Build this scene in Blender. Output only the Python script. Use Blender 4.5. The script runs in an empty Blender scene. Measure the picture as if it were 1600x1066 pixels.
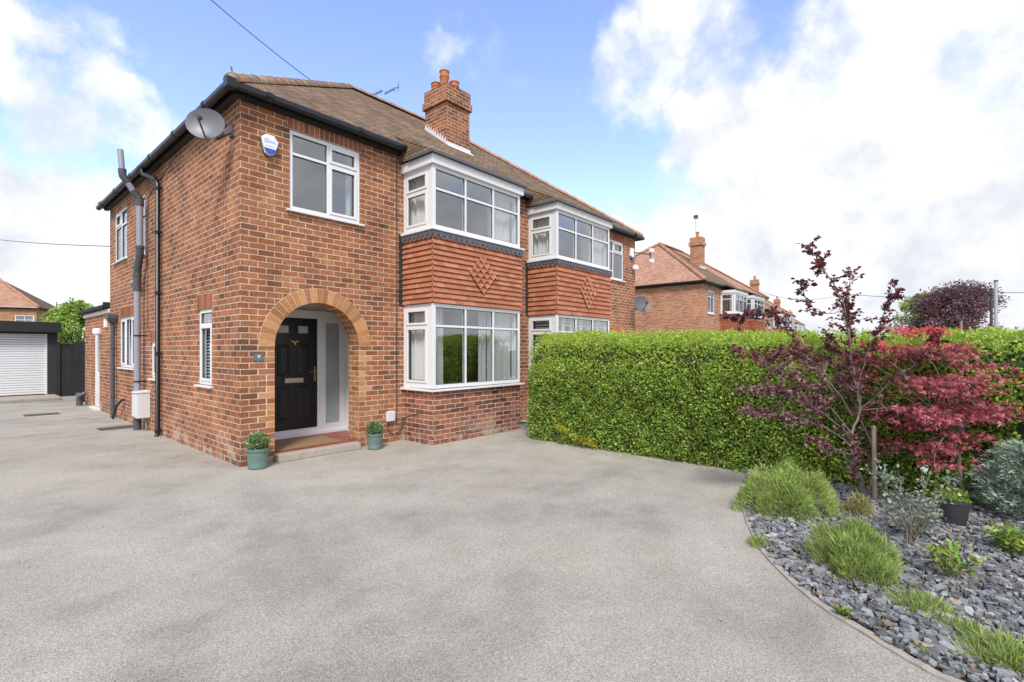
import bpy, bmesh, math, random
import numpy as np
from mathutils import Vector, Matrix
R = math.radians
random.seed(7); rng = np.random.default_rng(7)
sc = bpy.context.scene
col = sc.collection
# ------------------------------------------------------------------ camera frame (house front = +X, depth = +Y)
FL, HY, EH = 764.0, 546.0, 1.58
AZ = math.atan(665/764.0); SA, CA = math.sin(AZ), math.cos(AZ)
CX, CY = -2.542, -7.025
def ray(px, py):
    t = (px-800)/FL
    return Vector((CA+t*SA, SA-t*CA, (HY-py)/FL))
def at(px, py, depth):            # survey point: picture direction and its distance -> world
    return Vector((CX, CY, EH)) + ray(px, py)*depth
def gnd(px, py, z=0):
    d = ray(px, py); return Vector((CX, CY, EH)) + d*((z-EH)/d.z)
def onY(px, py, Y):
    d = ray(px, py); return Vector((CX, CY, EH)) + d*((Y-CY)/d.y)
def onX(px, py, X):
    d = ray(px, py); return Vector((CX, CY, EH)) + d*((X-CX)/d.x)
# ------------------------------------------------------------------ node helpers
def new_mat(name):
    m = bpy.data.materials.new(name); m.use_nodes = True
    nt = m.node_tree; nt.nodes.clear()
    out = nt.nodes.new('ShaderNodeOutputMaterial')
    p = nt.nodes.new('ShaderNodeBsdfPrincipled')
    nt.links.new(p.outputs[0], out.inputs[0])
    return m, nt, p, out
def N(nt, t, **kw):
    n = nt.nodes.new(t)
    for k, v in kw.items():
        if k in n.inputs: n.inputs[k].default_value = v
        else: setattr(n, k, v)
    return n
def math_(nt, op, a, b=None, c=None):
    n = nt.nodes.new('ShaderNodeMath'); n.operation = op
    for i, v in enumerate((a, b, c)):
        if v is None: continue
        if isinstance(v, (int, float)): n.inputs[i].default_value = v
        else: nt.links.new(v, n.inputs[i])
    return n.outputs[0]
def ramp(nt, fac, stops, interp='LINEAR'):
    r = nt.nodes.new('ShaderNodeValToRGB'); r.color_ramp.interpolation = interp
    e = r.color_ramp.elements
    while len(e) < len(stops): e.new(0.5)
    for i, (p, c) in enumerate(stops):
        e[i].position = p; e[i].color = (c[0], c[1], c[2], 1)
    nt.links.new(fac, r.inputs[0]); return r.outputs[0]
def mixc(nt, fac, a, b, mode='MIX'):
    n = nt.nodes.new('ShaderNodeMix'); n.data_type = 'RGBA'; n.blend_type = mode
    if isinstance(fac, (int, float)): n.inputs[0].default_value = fac
    else: nt.links.new(fac, n.inputs[0])
    for i, v in ((6, a), (7, b)):
        if isinstance(v, tuple): n.inputs[i].default_value = (v[0], v[1], v[2], 1)
        else: nt.links.new(v, n.inputs[i])
    return n.outputs[2]
def noise(nt, vec, scale, detail=4, rough=0.55):
    n = N(nt, 'ShaderNodeTexNoise'); n.inputs['Scale'].default_value = scale
    n.inputs['Detail'].default_value = detail; n.inputs['Roughness'].default_value = rough
    if vec is not None: nt.links.new(vec, n.inputs['Vector'])
    return n.outputs[0]
def objco(nt): return nt.nodes.new('ShaderNodeTexCoord').outputs['Object']
def bump(nt, p, h, strength, dist):
    b = N(nt, 'ShaderNodeBump'); b.inputs['Strength'].default_value = strength
    b.inputs['Distance'].default_value = dist
    nt.links.new(h, b.inputs['Height']); nt.links.new(b.outputs[0], p.inputs['Normal'])
def simple(name, c, rough=0.5, metal=0.0, var=0.12, scale=14, bmp=0.0):
    m, nt, p, o = new_mat(name)
    co = objco(nt); n1 = noise(nt, co, scale)
    f = math_(nt, 'MULTIPLY_ADD', n1, 2*var, 1-var)
    mm = N(nt, 'ShaderNodeVectorMath', operation='SCALE'); mm.inputs[0].default_value = c
    nt.links.new(f, mm.inputs['Scale']); nt.links.new(mm.outputs[0], p.inputs['Base Color'])
    p.inputs['Roughness'].default_value = rough; p.inputs['Metallic'].default_value = metal
    if bmp: bump(nt, p, noise(nt, co, scale*6), bmp, 0.004)
    return m
def wall_uv(nt):
    tc = nt.nodes.new('ShaderNodeTexCoord')
    s = N(nt, 'ShaderNodeSeparateXYZ'); nt.links.new(tc.outputs['Object'], s.inputs[0])
    sn = N(nt, 'ShaderNodeSeparateXYZ'); nt.links.new(tc.outputs['Normal'], sn.inputs[0])
    ax = math_(nt, 'ABSOLUTE', sn.outputs[0]); ay = math_(nt, 'ABSOLUTE', sn.outputs[1])
    side = math_(nt, 'GREATER_THAN', ax, ay)
    u = math_(nt, 'ADD', math_(nt, 'MULTIPLY', s.outputs[1], side),
              math_(nt, 'MULTIPLY', s.outputs[0], math_(nt, 'SUBTRACT', 1.0, side)))
    return tc.outputs['Object'], u, s.outputs[2], side
BW, BH = 0.224, 0.082
def brick_mat(name, stops, mortar=(0.72, 0.58, 0.43), w=BW, h=BH, ms=0.0068, grime=0.35):
    m, nt, p, o = new_mat(name)
    co, u, v, side = wall_uv(nt)
    # slightly uneven courses
    wob = math_(nt, 'MULTIPLY', math_(nt, 'SUBTRACT', noise(nt, co, 7, 2), 0.5), 0.006)
    u2 = math_(nt, 'ADD', u, wob); v2 = math_(nt, 'ADD', v, wob)
    cv = N(nt, 'ShaderNodeCombineXYZ'); nt.links.new(u2, cv.inputs[0]); nt.links.new(v2, cv.inputs[1])
    b = N(nt, 'ShaderNodeTexBrick'); nt.links.new(cv.outputs[0], b.inputs['Vector'])
    b.offset = 0.5
    for k, val in (('Scale', 1.0), ('Mortar Size', ms), ('Mortar Smooth', 0.25), ('Bias', 0.0), ('Brick Width', w), ('Row Height', h)):
        b.inputs[k].default_value = val
    b.inputs['Color1'].default_value = (0, 0, 0, 1); b.inputs['Color2'].default_value = (1, 1, 1, 1); b.inputs['Mortar'].default_value = (0.5, 0.5, 0.5, 1)
    val = N(nt, 'ShaderNodeRGBToBW'); nt.links.new(b.outputs['Color'], val.inputs[0])
    big = noise(nt, co, 0.9, 3)
    k = math_(nt, 'ADD', math_(nt, 'MULTIPLY_ADD', val.outputs[0], 0.8, 0.11), math_(nt, 'MULTIPLY', math_(nt, 'SUBTRACT', big, 0.5), 0.95))
    c = ramp(nt, k, stops)
    n2 = noise(nt, co, 38, 5, 0.7)
    c = mixc(nt, 1.0, c, ramp(nt, n2, [(0.28, (0.55, 0.52, 0.50)), (0.72, (1.38, 1.38, 1.38))]), 'MULTIPLY')
    c = mixc(nt, 1.0, c, ramp(nt, noise(nt, co, 11, 4, .6), [(0.3, (0.84, 0.82, 0.80)), (0.7, (1.12, 1.12, 1.12))]), 'MULTIPLY')
    mc = mixc(nt, 1.0, mortar, ramp(nt, noise(nt, co, 9, 4), [(0.3, (0.72, 0.70, 0.68)), (0.7, (1.1, 1.1, 1.1))]), 'MULTIPLY')
    c = mixc(nt, b.outputs['Fac'], c, mc)
    # weathering patches: soot and pale salts with their own outlines
    g = ramp(nt, noise(nt, co, 1.7, 6, 0.65), [(0.36, (1-grime*.8, 1-grime*.8, 1-grime*0.7)), (0.6, (1, 1, 1))])
    c = mixc(nt, 1.0, c, g, 'MULTIPLY')
    salt = ramp(nt, noise(nt, co, 3.1, 7, 0.7), [(0.66, (0, 0, 0)), (0.80, (0.4, 0.4, 0.4))])
    c = mixc(nt, salt, c, (0.58, 0.47, 0.36))
    # splash-back grime and salts along the foot of the wall
    foot = N(nt, 'ShaderNodeMapRange'); nt.links.new(v, foot.inputs[0]); foot.inputs[1].default_value = 0.55; foot.inputs[2].default_value = 0.0
    fm = math_(nt, 'MULTIPLY', foot.outputs[0], ramp(nt, noise(nt, co, 4.3, 6, .65), [(0.45, (0, 0, 0)), (0.62, (0.75, 0.75, 0.75))]))
    c = mixc(nt, fm, c, mixc(nt, ramp(nt, noise(nt, co, 2.2, 3), [(0.47, (0, 0, 0)), (0.53, (1, 1, 1))]), (0.13, 0.10, 0.08), (0.50, 0.42, 0.34)))
    nt.links.new(c, p.inputs['Base Color']); p.inputs['Roughness'].default_value = 0.9
    p.inputs['Specular IOR Level'].default_value = 0.2
    hgt = math_(nt, 'ADD', math_(nt, 'MULTIPLY', b.outputs['Fac'], -1.0), math_(nt, 'MULTIPLY', n2, 0.45))
    bump(nt, p, hgt, 0.9, 0.006)
    return m
def island_mat(name, stops, rough=0.8, var=0.25, scale=30, bmp=0.4, spec=0.2):
    m, nt, p, o = new_mat(name)
    g = nt.nodes.new('ShaderNodeNewGeometry')
    c = ramp(nt, g.outputs['Random Per Island'], stops)
    co = objco(nt); n2 = noise(nt, co, scale, 5, 0.65)
    c = mixc(nt, 1.0, c, ramp(nt, n2, [(0.25, (1-var,)*3), (0.75, (1+var,)*3)]), 'MULTIPLY')
    nt.links.new(c, p.inputs['Base Color']); p.inputs['Roughness'].default_value = rough
    p.inputs['Specular IOR Level'].default_value = spec
    if bmp: bump(nt, p, n2, bmp, 0.004)
    return m
def leaf_mat(name, stops, transl=0.3, patch=0.5, top=None, gloss=0.35):
    m, nt, p, o = new_mat(name)
    g = nt.nodes.new('ShaderNodeNewGeometry'); co = objco(nt)
    c = ramp(nt, g.outputs['Random Per Island'], stops)
    c = mixc(nt, 1.0, c, ramp(nt, noise(nt, co, 5.0, 3), [(0.3, (1-patch*0.6,)*3), (0.7, (1+patch*0.5,)*3)]), 'MULTIPLY')
    if top:      # young growth of another colour above a height
        s = N(nt, 'ShaderNodeSeparateXYZ'); nt.links.new(co, s.inputs[0])
        z = math_(nt, 'ADD', s.outputs[2], math_(nt, 'MULTIPLY', math_(nt, 'SUBTRACT', noise(nt, co, 2.5, 4), 0.5), 0.35))
        mr = N(nt, 'ShaderNodeMapRange'); nt.links.new(z, mr.inputs[0])
        mr.inputs[1].default_value = top[0]; mr.inputs[2].default_value = top[1]; mr.inputs[4].default_value = 0.85
        c = mixc(nt, mr.outputs[0], c, mixc(nt, g.outputs['Random Per Island'], top[2], top[3]))
    nt.links.new(c, p.inputs['Base Color']); p.inputs['Roughness'].default_value = 0.5
    p.inputs['Specular IOR Level'].default_value = gloss
    t = N(nt, 'ShaderNodeBsdfTranslucent'); nt.links.new(c, t.inputs[0])
    mx = N(nt, 'ShaderNodeMixShader'); mx.inputs[0].default_value = transl
    nt.links.new(p.outputs[0], mx.inputs[1]); nt.links.new(t.outputs[0], mx.inputs[2]); nt.links.new(mx.outputs[0], o.inputs[0])
    return m
# ------------------------------------------------------------------ materials
M = {}
red = [(0.0, (0.17, 0.086, 0.052)), (0.14, (0.225, 0.100, 0.056)), (0.28, (0.31, 0.122, 0.060)), (0.55, (0.385, 0.150, 0.070)), (0.8, (0.435, 0.178, 0.083)), (1.0, (0.48, 0.235, 0.110))]
M['brick'] = brick_mat('weathered_brick', red)
M['brick_dark'] = brick_mat('plinth_brick', [(0.0, (0.11, 0.05, 0.04)), (0.4, (0.25, 0.095, 0.065)), (1.0, (0.42, 0.165, 0.10))], grime=0.25)
M['brick_tan'] = brick_mat('tan_brick', [(0.0, (0.26, 0.115, 0.05)), (0.5, (0.42, 0.20, 0.085)), (1.0, (0.55, 0.27, 0.12))], grime=0.2)
M['brick_far'] = brick_mat('far_brick', [(0.0, (0.26, 0.12, 0.07)), (0.5, (0.45, 0.20, 0.105)), (1.0, (0.55, 0.27, 0.145))], grime=0.15)  # brick paled so its colour carries the haze of distance
M['roof'] = brick_mat('brown_roof_tile', [(0.0, (0.15, 0.100, 0.060)), (0.5, (0.24, 0.165, 0.100)), (1.0, (0.33, 0.225, 0.135))], mortar=(0.07, 0.052, 0.04), w=0.17, h=0.058, ms=0.006, grime=0.3)
M['roof_red'] = brick_mat('red_roof_tile', [(0.0, (0.38, 0.20, 0.125)), (0.5, (0.50, 0.28, 0.18)), (1.0, (0.58, 0.35, 0.23))], mortar=(0.24, 0.15, 0.12), w=0.17, h=0.058, ms=0.006, grime=0.15)
M['tan_islands'] = island_mat('tan_arch_brick', [(0, (0.28, 0.13, 0.055)), (0.3, (0.42, 0.195, 0.08)), (0.6, (0.50, 0.25, 0.10)), (0.85, (0.54, 0.28, 0.13)), (1, (0.32, 0.15, 0.075))])
M['red_islands'] = island_mat('red_soldier_brick', [(0, (0.20, 0.08, 0.048)), (0.5, (0.30, 0.108, 0.058)), (1, (0.38, 0.15, 0.078))])
M['mortar'] = simple('mortar', (0.70, 0.56, 0.42), 0.95, var=0.2, bmp=0.4)
M['hung_tile'] = island_mat('hung_clay_tile', [(0, (0.34, 0.132, 0.070)), (0.3, (0.40, 0.155, 0.082)), (0.8, (0.45, 0.178, 0.095)), (1, (0.50, 0.22, 0.125))], rough=0.7, var=0.2, scale=18)
M['ridge'] = island_mat('ridge_tile', [(0, (0.20, 0.16, 0.105)), (0.35, (0.28, 0.18, 0.115)), (0.6, (0.34, 0.175, 0.10)), (0.8, (0.33, 0.26, 0.175)), (1, (0.22, 0.17, 0.12))], rough=0.85, var=0.45, scale=16)
M['ridge_red'] = island_mat('red_ridge_tile', [(0, (0.36, 0.17, 0.105)), (0.6, (0.44, 0.21, 0.125)), (1, (0.40, 0.26, 0.17))], var=0.3, scale=16)
M['black'] = simple('black_plastic', (0.011, 0.011, 0.012), 0.32, var=0.25)
M['black_paint'] = simple('black_paint', (0.014, 0.014, 0.015), 0.6, var=0.4, scale=20, bmp=0.3)
M['grey_pipe'] = simple('grey_pipe', (0.29, 0.29, 0.34), 0.45, var=0.14)
M['dark_grey'] = simple('dark_grey_plastic', (0.075, 0.08, 0.09), 0.45, var=0.2)
M['white'] = simple('white_upvc', (0.74, 0.74, 0.74), 0.28, var=0.03)
M['white_old'] = simple('weathered_white_paint', (0.66, 0.65, 0.61), 0.55, var=0.22, scale=7)
M['lead'] = simple('lead', (0.10, 0.105, 0.125), 0.5, var=0.45, scale=16, bmp=0.6)
M['lead_dark'] = simple('dark_lead', (0.03, 0.03, 0.033), 0.6, var=0.5, scale=22, bmp=0.6)
M['flash_white'] = simple('painted_flashing', (0.70, 0.70, 0.70), 0.5, var=0.15, scale=20)
M['terracotta'] = simple('terracotta', (0.50, 0.17, 0.075), 0.75, var=0.3, scale=18, bmp=0.3)
M['cement'] = simple('cement', (0.30, 0.26, 0.21), 0.95, var=0.35, scale=12, bmp=0.8)
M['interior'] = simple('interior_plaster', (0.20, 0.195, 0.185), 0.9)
M['brass'] = simple('brass', (0.75, 0.50, 0.18), 0.25, 0.9)
M['chrome'] = simple('brushed_steel', (0.70, 0.68, 0.64), 0.25, 0.9)
M['slate_sign'] = simple('slate_sign', (0.12, 0.14, 0.16), 0.6, var=0.3)
M['print_white'] = simple('white_print', (0.82, 0.82, 0.80), 0.5, var=0.02)
M['print_blue'] = simple('blue_print', (0.03, 0.10, 0.42), 0.4, var=0.05)
M['print_pale_blue'] = simple('pale_blue_print', (0.52, 0.58, 0.76), 0.4, var=0.05)
M['dish'] = simple('dish_grey', (0.15, 0.155, 0.165), 0.45, 0.1, var=0.12)
M['dish_dark'] = simple('dish_mesh_grey', (0.13, 0.135, 0.145), 0.5, 0.2, var=0.2)
M['box_white'] = simple('meter_box_white', (0.66, 0.66, 0.64), 0.5, var=0.06)
M['concrete'] = simple('concrete', (0.36, 0.32, 0.26), 0.95, var=0.3, scale=10, bmp=1.0)
M['mat'] = simple('coir', (0.27, 0.17, 0.085), 1.0, var=0.35, scale=60, bmp=1.0)
M['quarry'] = simple('quarry_tile', (0.25, 0.06, 0.04), 0.45, var=0.3, scale=12)
M['wood'] = simple('weathered_wood', (0.33, 0.26, 0.18), 0.85, var=0.3, scale=25, bmp=0.6)
M['bark'] = simple('bark', (0.22, 0.18, 0.145), 0.9, var=0.4, scale=40, bmp=0.8)
M['bark_dark'] = simple('dark_bark', (0.085, 0.06, 0.045), 0.9, var=0.4, scale=40, bmp=0.8)
M['pot_green'] = simple('green_glaze', (0.125, 0.19, 0.165), 0.3, var=0.3, scale=9)
M['pot_black'] = simple('black_nursery_plastic', (0.035, 0.035, 0.038), 0.55, var=0.3)
M['soil'] = simple('soil', (0.075, 0.055, 0.04), 1.0, var=0.5, scale=30, bmp=1.0)
M['post_grey'] = simple('galvanised_post', (0.42, 0.45, 0.48), 0.5, 0.2, var=0.15)
M['wire'] = simple('cable', (0.03, 0.03, 0.032), 0.6)
M['blind'] = simple('white_blind', (0.86, 0.87, 0.88), 0.7, var=0.05)
def curtain_mat():
    m, nt, p, o = new_mat('voile_curtain')
    t = N(nt, 'ShaderNodeBsdfTranslucent'); t.inputs[0].default_value = (.9, .9, .87, 1); p.inputs['Base Color'].default_value = (.86, .86, .83, 1); p.inputs['Roughness'].default_value = .9
    mx = N(nt, 'ShaderNodeMixShader'); mx.inputs[0].default_value = .3; nt.links.new(p.outputs[0], mx.inputs[1]); nt.links.new(t.outputs[0], mx.inputs[2]); nt.links.new(mx.outputs[0], o.inputs[0]); return m
M['curtain'] = curtain_mat()
M['hose'] = simple('green_hose', (0.02, 0.09, 0.08), 0.4)
M['iron'] = simple('rusty_iron_cover', (0.085, 0.07, 0.06), 0.8, var=0.4, scale=30, bmp=0.8)
M['slab'] = simple('paving_slab', (0.36, 0.32, 0.27), 0.95, var=0.25, bmp=0.8)
M['pebble'] = simple('pebbledash_black', (0.03, 0.03, 0.033), 0.8, var=0.9, scale=45, bmp=1.0)
def glass_mat(name, refl, tint, rough=0.0):
    m, nt, p, o = new_mat(name)
    gl = N(nt, 'ShaderNodeBsdfGlossy'); gl.inputs['Roughness'].default_value = rough; gl.inputs[0].default_value = (0.93, 0.95, 0.97, 1)
    tr = N(nt, 'ShaderNodeBsdfTransparent'); tr.inputs[0].default_value = tint + (1,)
    f = N(nt, 'ShaderNodeLayerWeight')
    fac = math_(nt, 'ADD', math_(nt, 'MULTIPLY', math_(nt, 'POWER', f.outputs['Facing'], 4.0), .7), refl)
    co = objco(nt)
    b = N(nt, 'ShaderNodeBump'); b.inputs['Strength'].default_value = 0.03; b.inputs['Distance'].default_value = 0.05
    nt.links.new(noise(nt, co, 1.6, 1), b.inputs['Height']); nt.links.new(b.outputs[0], gl.inputs['Normal'])
    mx = N(nt, 'ShaderNodeMixShader'); nt.links.new(fac, mx.inputs[0])
    nt.links.new(tr.outputs[0], mx.inputs[1]); nt.links.new(gl.outputs[0], mx.inputs[2]); nt.links.new(mx.outputs[0], o.inputs[0])
    return m
M['glass'] = glass_mat('window_glass', 0.26, (0.80, 0.84, 0.85))
M['glass_side'] = glass_mat('clear_side_glass', 0.07, (0.93, 0.95, 0.95))
M['frosted'] = simple('frosted_glass', (0.33, 0.38, 0.37), 0.12, var=0.4, scale=2.2)
def door_mat():
    m, nt, p, o = new_mat('black_woodgrain_composite')
    co = objco(nt); mp = N(nt, 'ShaderNodeMapping'); mp.inputs['Scale'].default_value = (60, 60, 5)
    nt.links.new(co, mp.inputs[0]); n = noise(nt, mp.outputs[0], 1.5, 4)
    p.inputs['Base Color'].default_value = (0.012, 0.012, 0.014, 1); p.inputs['Roughness'].default_value = 0.32
    bump(nt, p, n, 0.5, 0.004); return m
M['door_black'] = door_mat()
def tarmac(name, base, dark, light, warm):
    m, nt, p, o = new_mat(name)
    co = objco(nt)
    n_big = noise(nt, co, 0.42, 5, 0.6); n_mid = noise(nt, co, 1.5, 6, 0.65)
    mp = N(nt, 'ShaderNodeMapping'); mp.inputs['Scale'].default_value = (0.25, 1.1, 1); mp.inputs['Rotation'].default_value = (0, 0, R(-41)); nt.links.new(co, mp.inputs[0])
    n_str = noise(nt, mp.outputs[0], 1.3, 5, 0.6)
    k = math_(nt, 'ADD', math_(nt, 'MULTIPLY', n_big, 0.45), math_(nt, 'ADD', math_(nt, 'MULTIPLY', n_mid, 0.40), math_(nt, 'MULTIPLY', n_str, 0.15)))
    c = ramp(nt, k, [(0.38, dark), (0.48, base), (0.60, light)])
    w = ramp(nt, noise(nt, co, 0.8, 4), [(0.5, (0, 0, 0)), (0.72, (0.6, 0.6, 0.6))])
    c = mixc(nt, w, c, warm)
    v = N(nt, 'ShaderNodeTexVoronoi'); v.inputs['Scale'].default_value = 230; nt.links.new(co, v.inputs['Vector'])
    bw = N(nt, 'ShaderNodeRGBToBW'); nt.links.new(v.outputs['Color'], bw.inputs[0])
    sp = ramp(nt, bw.outputs[0], [(0.15, (0.55, 0.55, 0.55)), (0.45, (0.95, 0.95, 0.95)), (0.8, (1.18, 1.17, 1.15)), (0.97, (1.65, 1.6, 1.5))])
    c = mixc(nt, 1.0, c, sp, 'MULTIPLY')
    f2 = ramp(nt, noise(nt, co, 60, 3, 0.7), [(0.3, (0.8, 0.8, 0.8)), (0.7, (1.18, 1.18, 1.18))])
    c = mixc(nt, 1.0, c, f2, 'MULTIPLY')
    st = ramp(nt, noise(nt, co, 2.3, 2, 0.4), [(0.76, (1, 1, 1)), (0.80, (0.55, 0.52, 0.5))])
    c = mixc(nt, 1.0, c, st, 'MULTIPLY')
    nt.links.new(c, p.inputs['Base Color']); p.inputs['Roughness'].default_value = 0.92; p.inputs['Specular IOR Level'].default_value = 0.25
    bump(nt, p, v.outputs['Distance'], 0.40, 0.005)
    return m
M['drive'] = tarmac('driveway_tarmac', (0.365, 0.340, 0.288), (0.275, 0.254, 0.212), (0.445, 0.418, 0.358), (0.385, 0.335, 0.255))
M['road'] = tarmac('road_asphalt', (0.11, 0.11, 0.11), (0.08, 0.08, 0.08), (0.15, 0.15, 0.15), (0.13, 0.12, 0.11))
M['gravel'] = tarmac('pink_gravel', (0.50, 0.42, 0.36), (0.38, 0.31, 0.27), (0.60, 0.52, 0.46), (0.5, 0.4, 0.33))
M['grassland'] = simple('far_ground', (0.10, 0.12, 0.06), 1.0, var=0.4, scale=0.3)
M['slate'] = island_mat('slate_chip', [(0, (0.095, 0.096, 0.097)), (0.35, (0.168, 0.170, 0.170)), (0.65, (0.245, 0.248, 0.246)), (0.88, (0.34, 0.342, 0.335)), (0.94, (0.46, 0.46, 0.45)), (0.955, (0.36, 0.27, 0.18)), (1.0, (0.24, 0.15, 0.10))], rough=0.6, var=0.3, scale=40, bmp=0.5, spec=0.4)
M['fence'] = simple('charcoal_fence', (0.022, 0.023, 0.025), 0.85, var=0.5, scale=12, bmp=0.5)
g1, g2, g3, g4 = (0.08, 0.14, 0.028), (0.26, 0.39, 0.065), (0.41, 0.56, 0.10), (0.56, 0.68, 0.17)
M['hedge'] = leaf_mat('hedge_leaf', [(0, g1), (0.35, g2), (0.75, g3), (1, g4)], top=(0.95, 1.85, (0.40, 0.56, 0.06), (0.58, 0.70, 0.12)), patch=0.6, transl=0.42)
M['hedge_core'] = simple('hedge_dark_core', (0.022, 0.035, 0.012), 1.0, var=0.6, scale=16, bmp=1.0)
M['yellow_leaf'] = leaf_mat('yellow_leaf', [(0, (0.25, 0.30, 0.03)), (0.5, (0.55, 0.48, 0.03)), (1, (0.75, 0.62, 0.06))])
M['lav'] = leaf_mat('lavender_leaf', [(0, (0.19, 0.25, 0.09)), (0.35, (0.35, 0.48, 0.11)), (0.8, (0.50, 0.64, 0.16)), (1, (0.54, 0.54, 0.30))], patch=0.4)
M['lav_wood'] = leaf_mat('lavender_dry_stem', [(0, (0.13, 0.10, 0.075)), (1, (0.30, 0.27, 0.22))], transl=0.1)
M['plum'] = leaf_mat('plum_leaf', [(0, (0.06, 0.020, 0.030)), (0.5, (0.15, 0.040, 0.052)), (0.9, (0.27, 0.06, 0.07)), (1, (0.36, 0.14, 0.14))], patch=0.3)
M['plum_pale'] = leaf_mat('dusky_plum_leaf', [(0, (0.16, 0.07, 0.085)), (0.5, (0.30, 0.14, 0.155)), (1, (0.45, 0.26, 0.25))], patch=0.3)
M['maple'] = leaf_mat('maple_leaf', [(0, (0.19, 0.03, 0.042)), (0.5, (0.37, 0.068, 0.085)), (0.88, (0.52, 0.14, 0.155)), (1, (0.60, 0.28, 0.27))], top=(1.54, 1.86, (0.66, 0.03, 0.02), (0.75, 0.06, 0.05)), transl=0.35)
M['beech'] = leaf_mat('copper_beech_leaf', [(0, (0.10, 0.055, 0.065)), (0.5, (0.20, 0.11, 0.12)), (1, (0.34, 0.21, 0.21))], patch=0.8)  # leaf tones lightened to put distance haze into them
M['green_tree'] = leaf_mat('tree_leaf', [(0, (0.14, 0.24, 0.03)), (0.5, (0.32, 0.48, 0.08)), (1, (0.55, 0.68, 0.18))])
M['grey_leaf'] = leaf_mat('silver_leaf', [(0, (0.16, 0.24, 0.13)), (0.6, (0.30, 0.40, 0.27)), (0.9, (0.55, 0.60, 0.50)), (1, (0.50, 0.40, 0.20))])
M['blue_conifer'] = leaf_mat('blue_conifer_leaf', [(0, (0.13, 0.20, 0.13)), (0.5, (0.30, 0.40, 0.31)), (1, (0.50, 0.58, 0.48))], transl=0.15)
M['rose'] = leaf_mat('rose_leaf', [(0, (0.08, 0.20, 0.03)), (0.5, (0.24, 0.40, 0.06)), (0.85, (0.42, 0.50, 0.08)), (1, (0.55, 0.42, 0.10))])
M['box_leaf'] = leaf_mat('variegated_box_leaf', [(0, (0.06, 0.14, 0.03)), (0.5, (0.14, 0.26, 0.06)), (0.75, (0.36, 0.46, 0.22)), (1, (0.62, 0.64, 0.42))])
M['straw'] = leaf_mat('straw_leaf', [(0, (0.30, 0.34, 0.10)), (0.6, (0.48, 0.45, 0.18)), (1, (0.60, 0.52, 0.28))])
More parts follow.
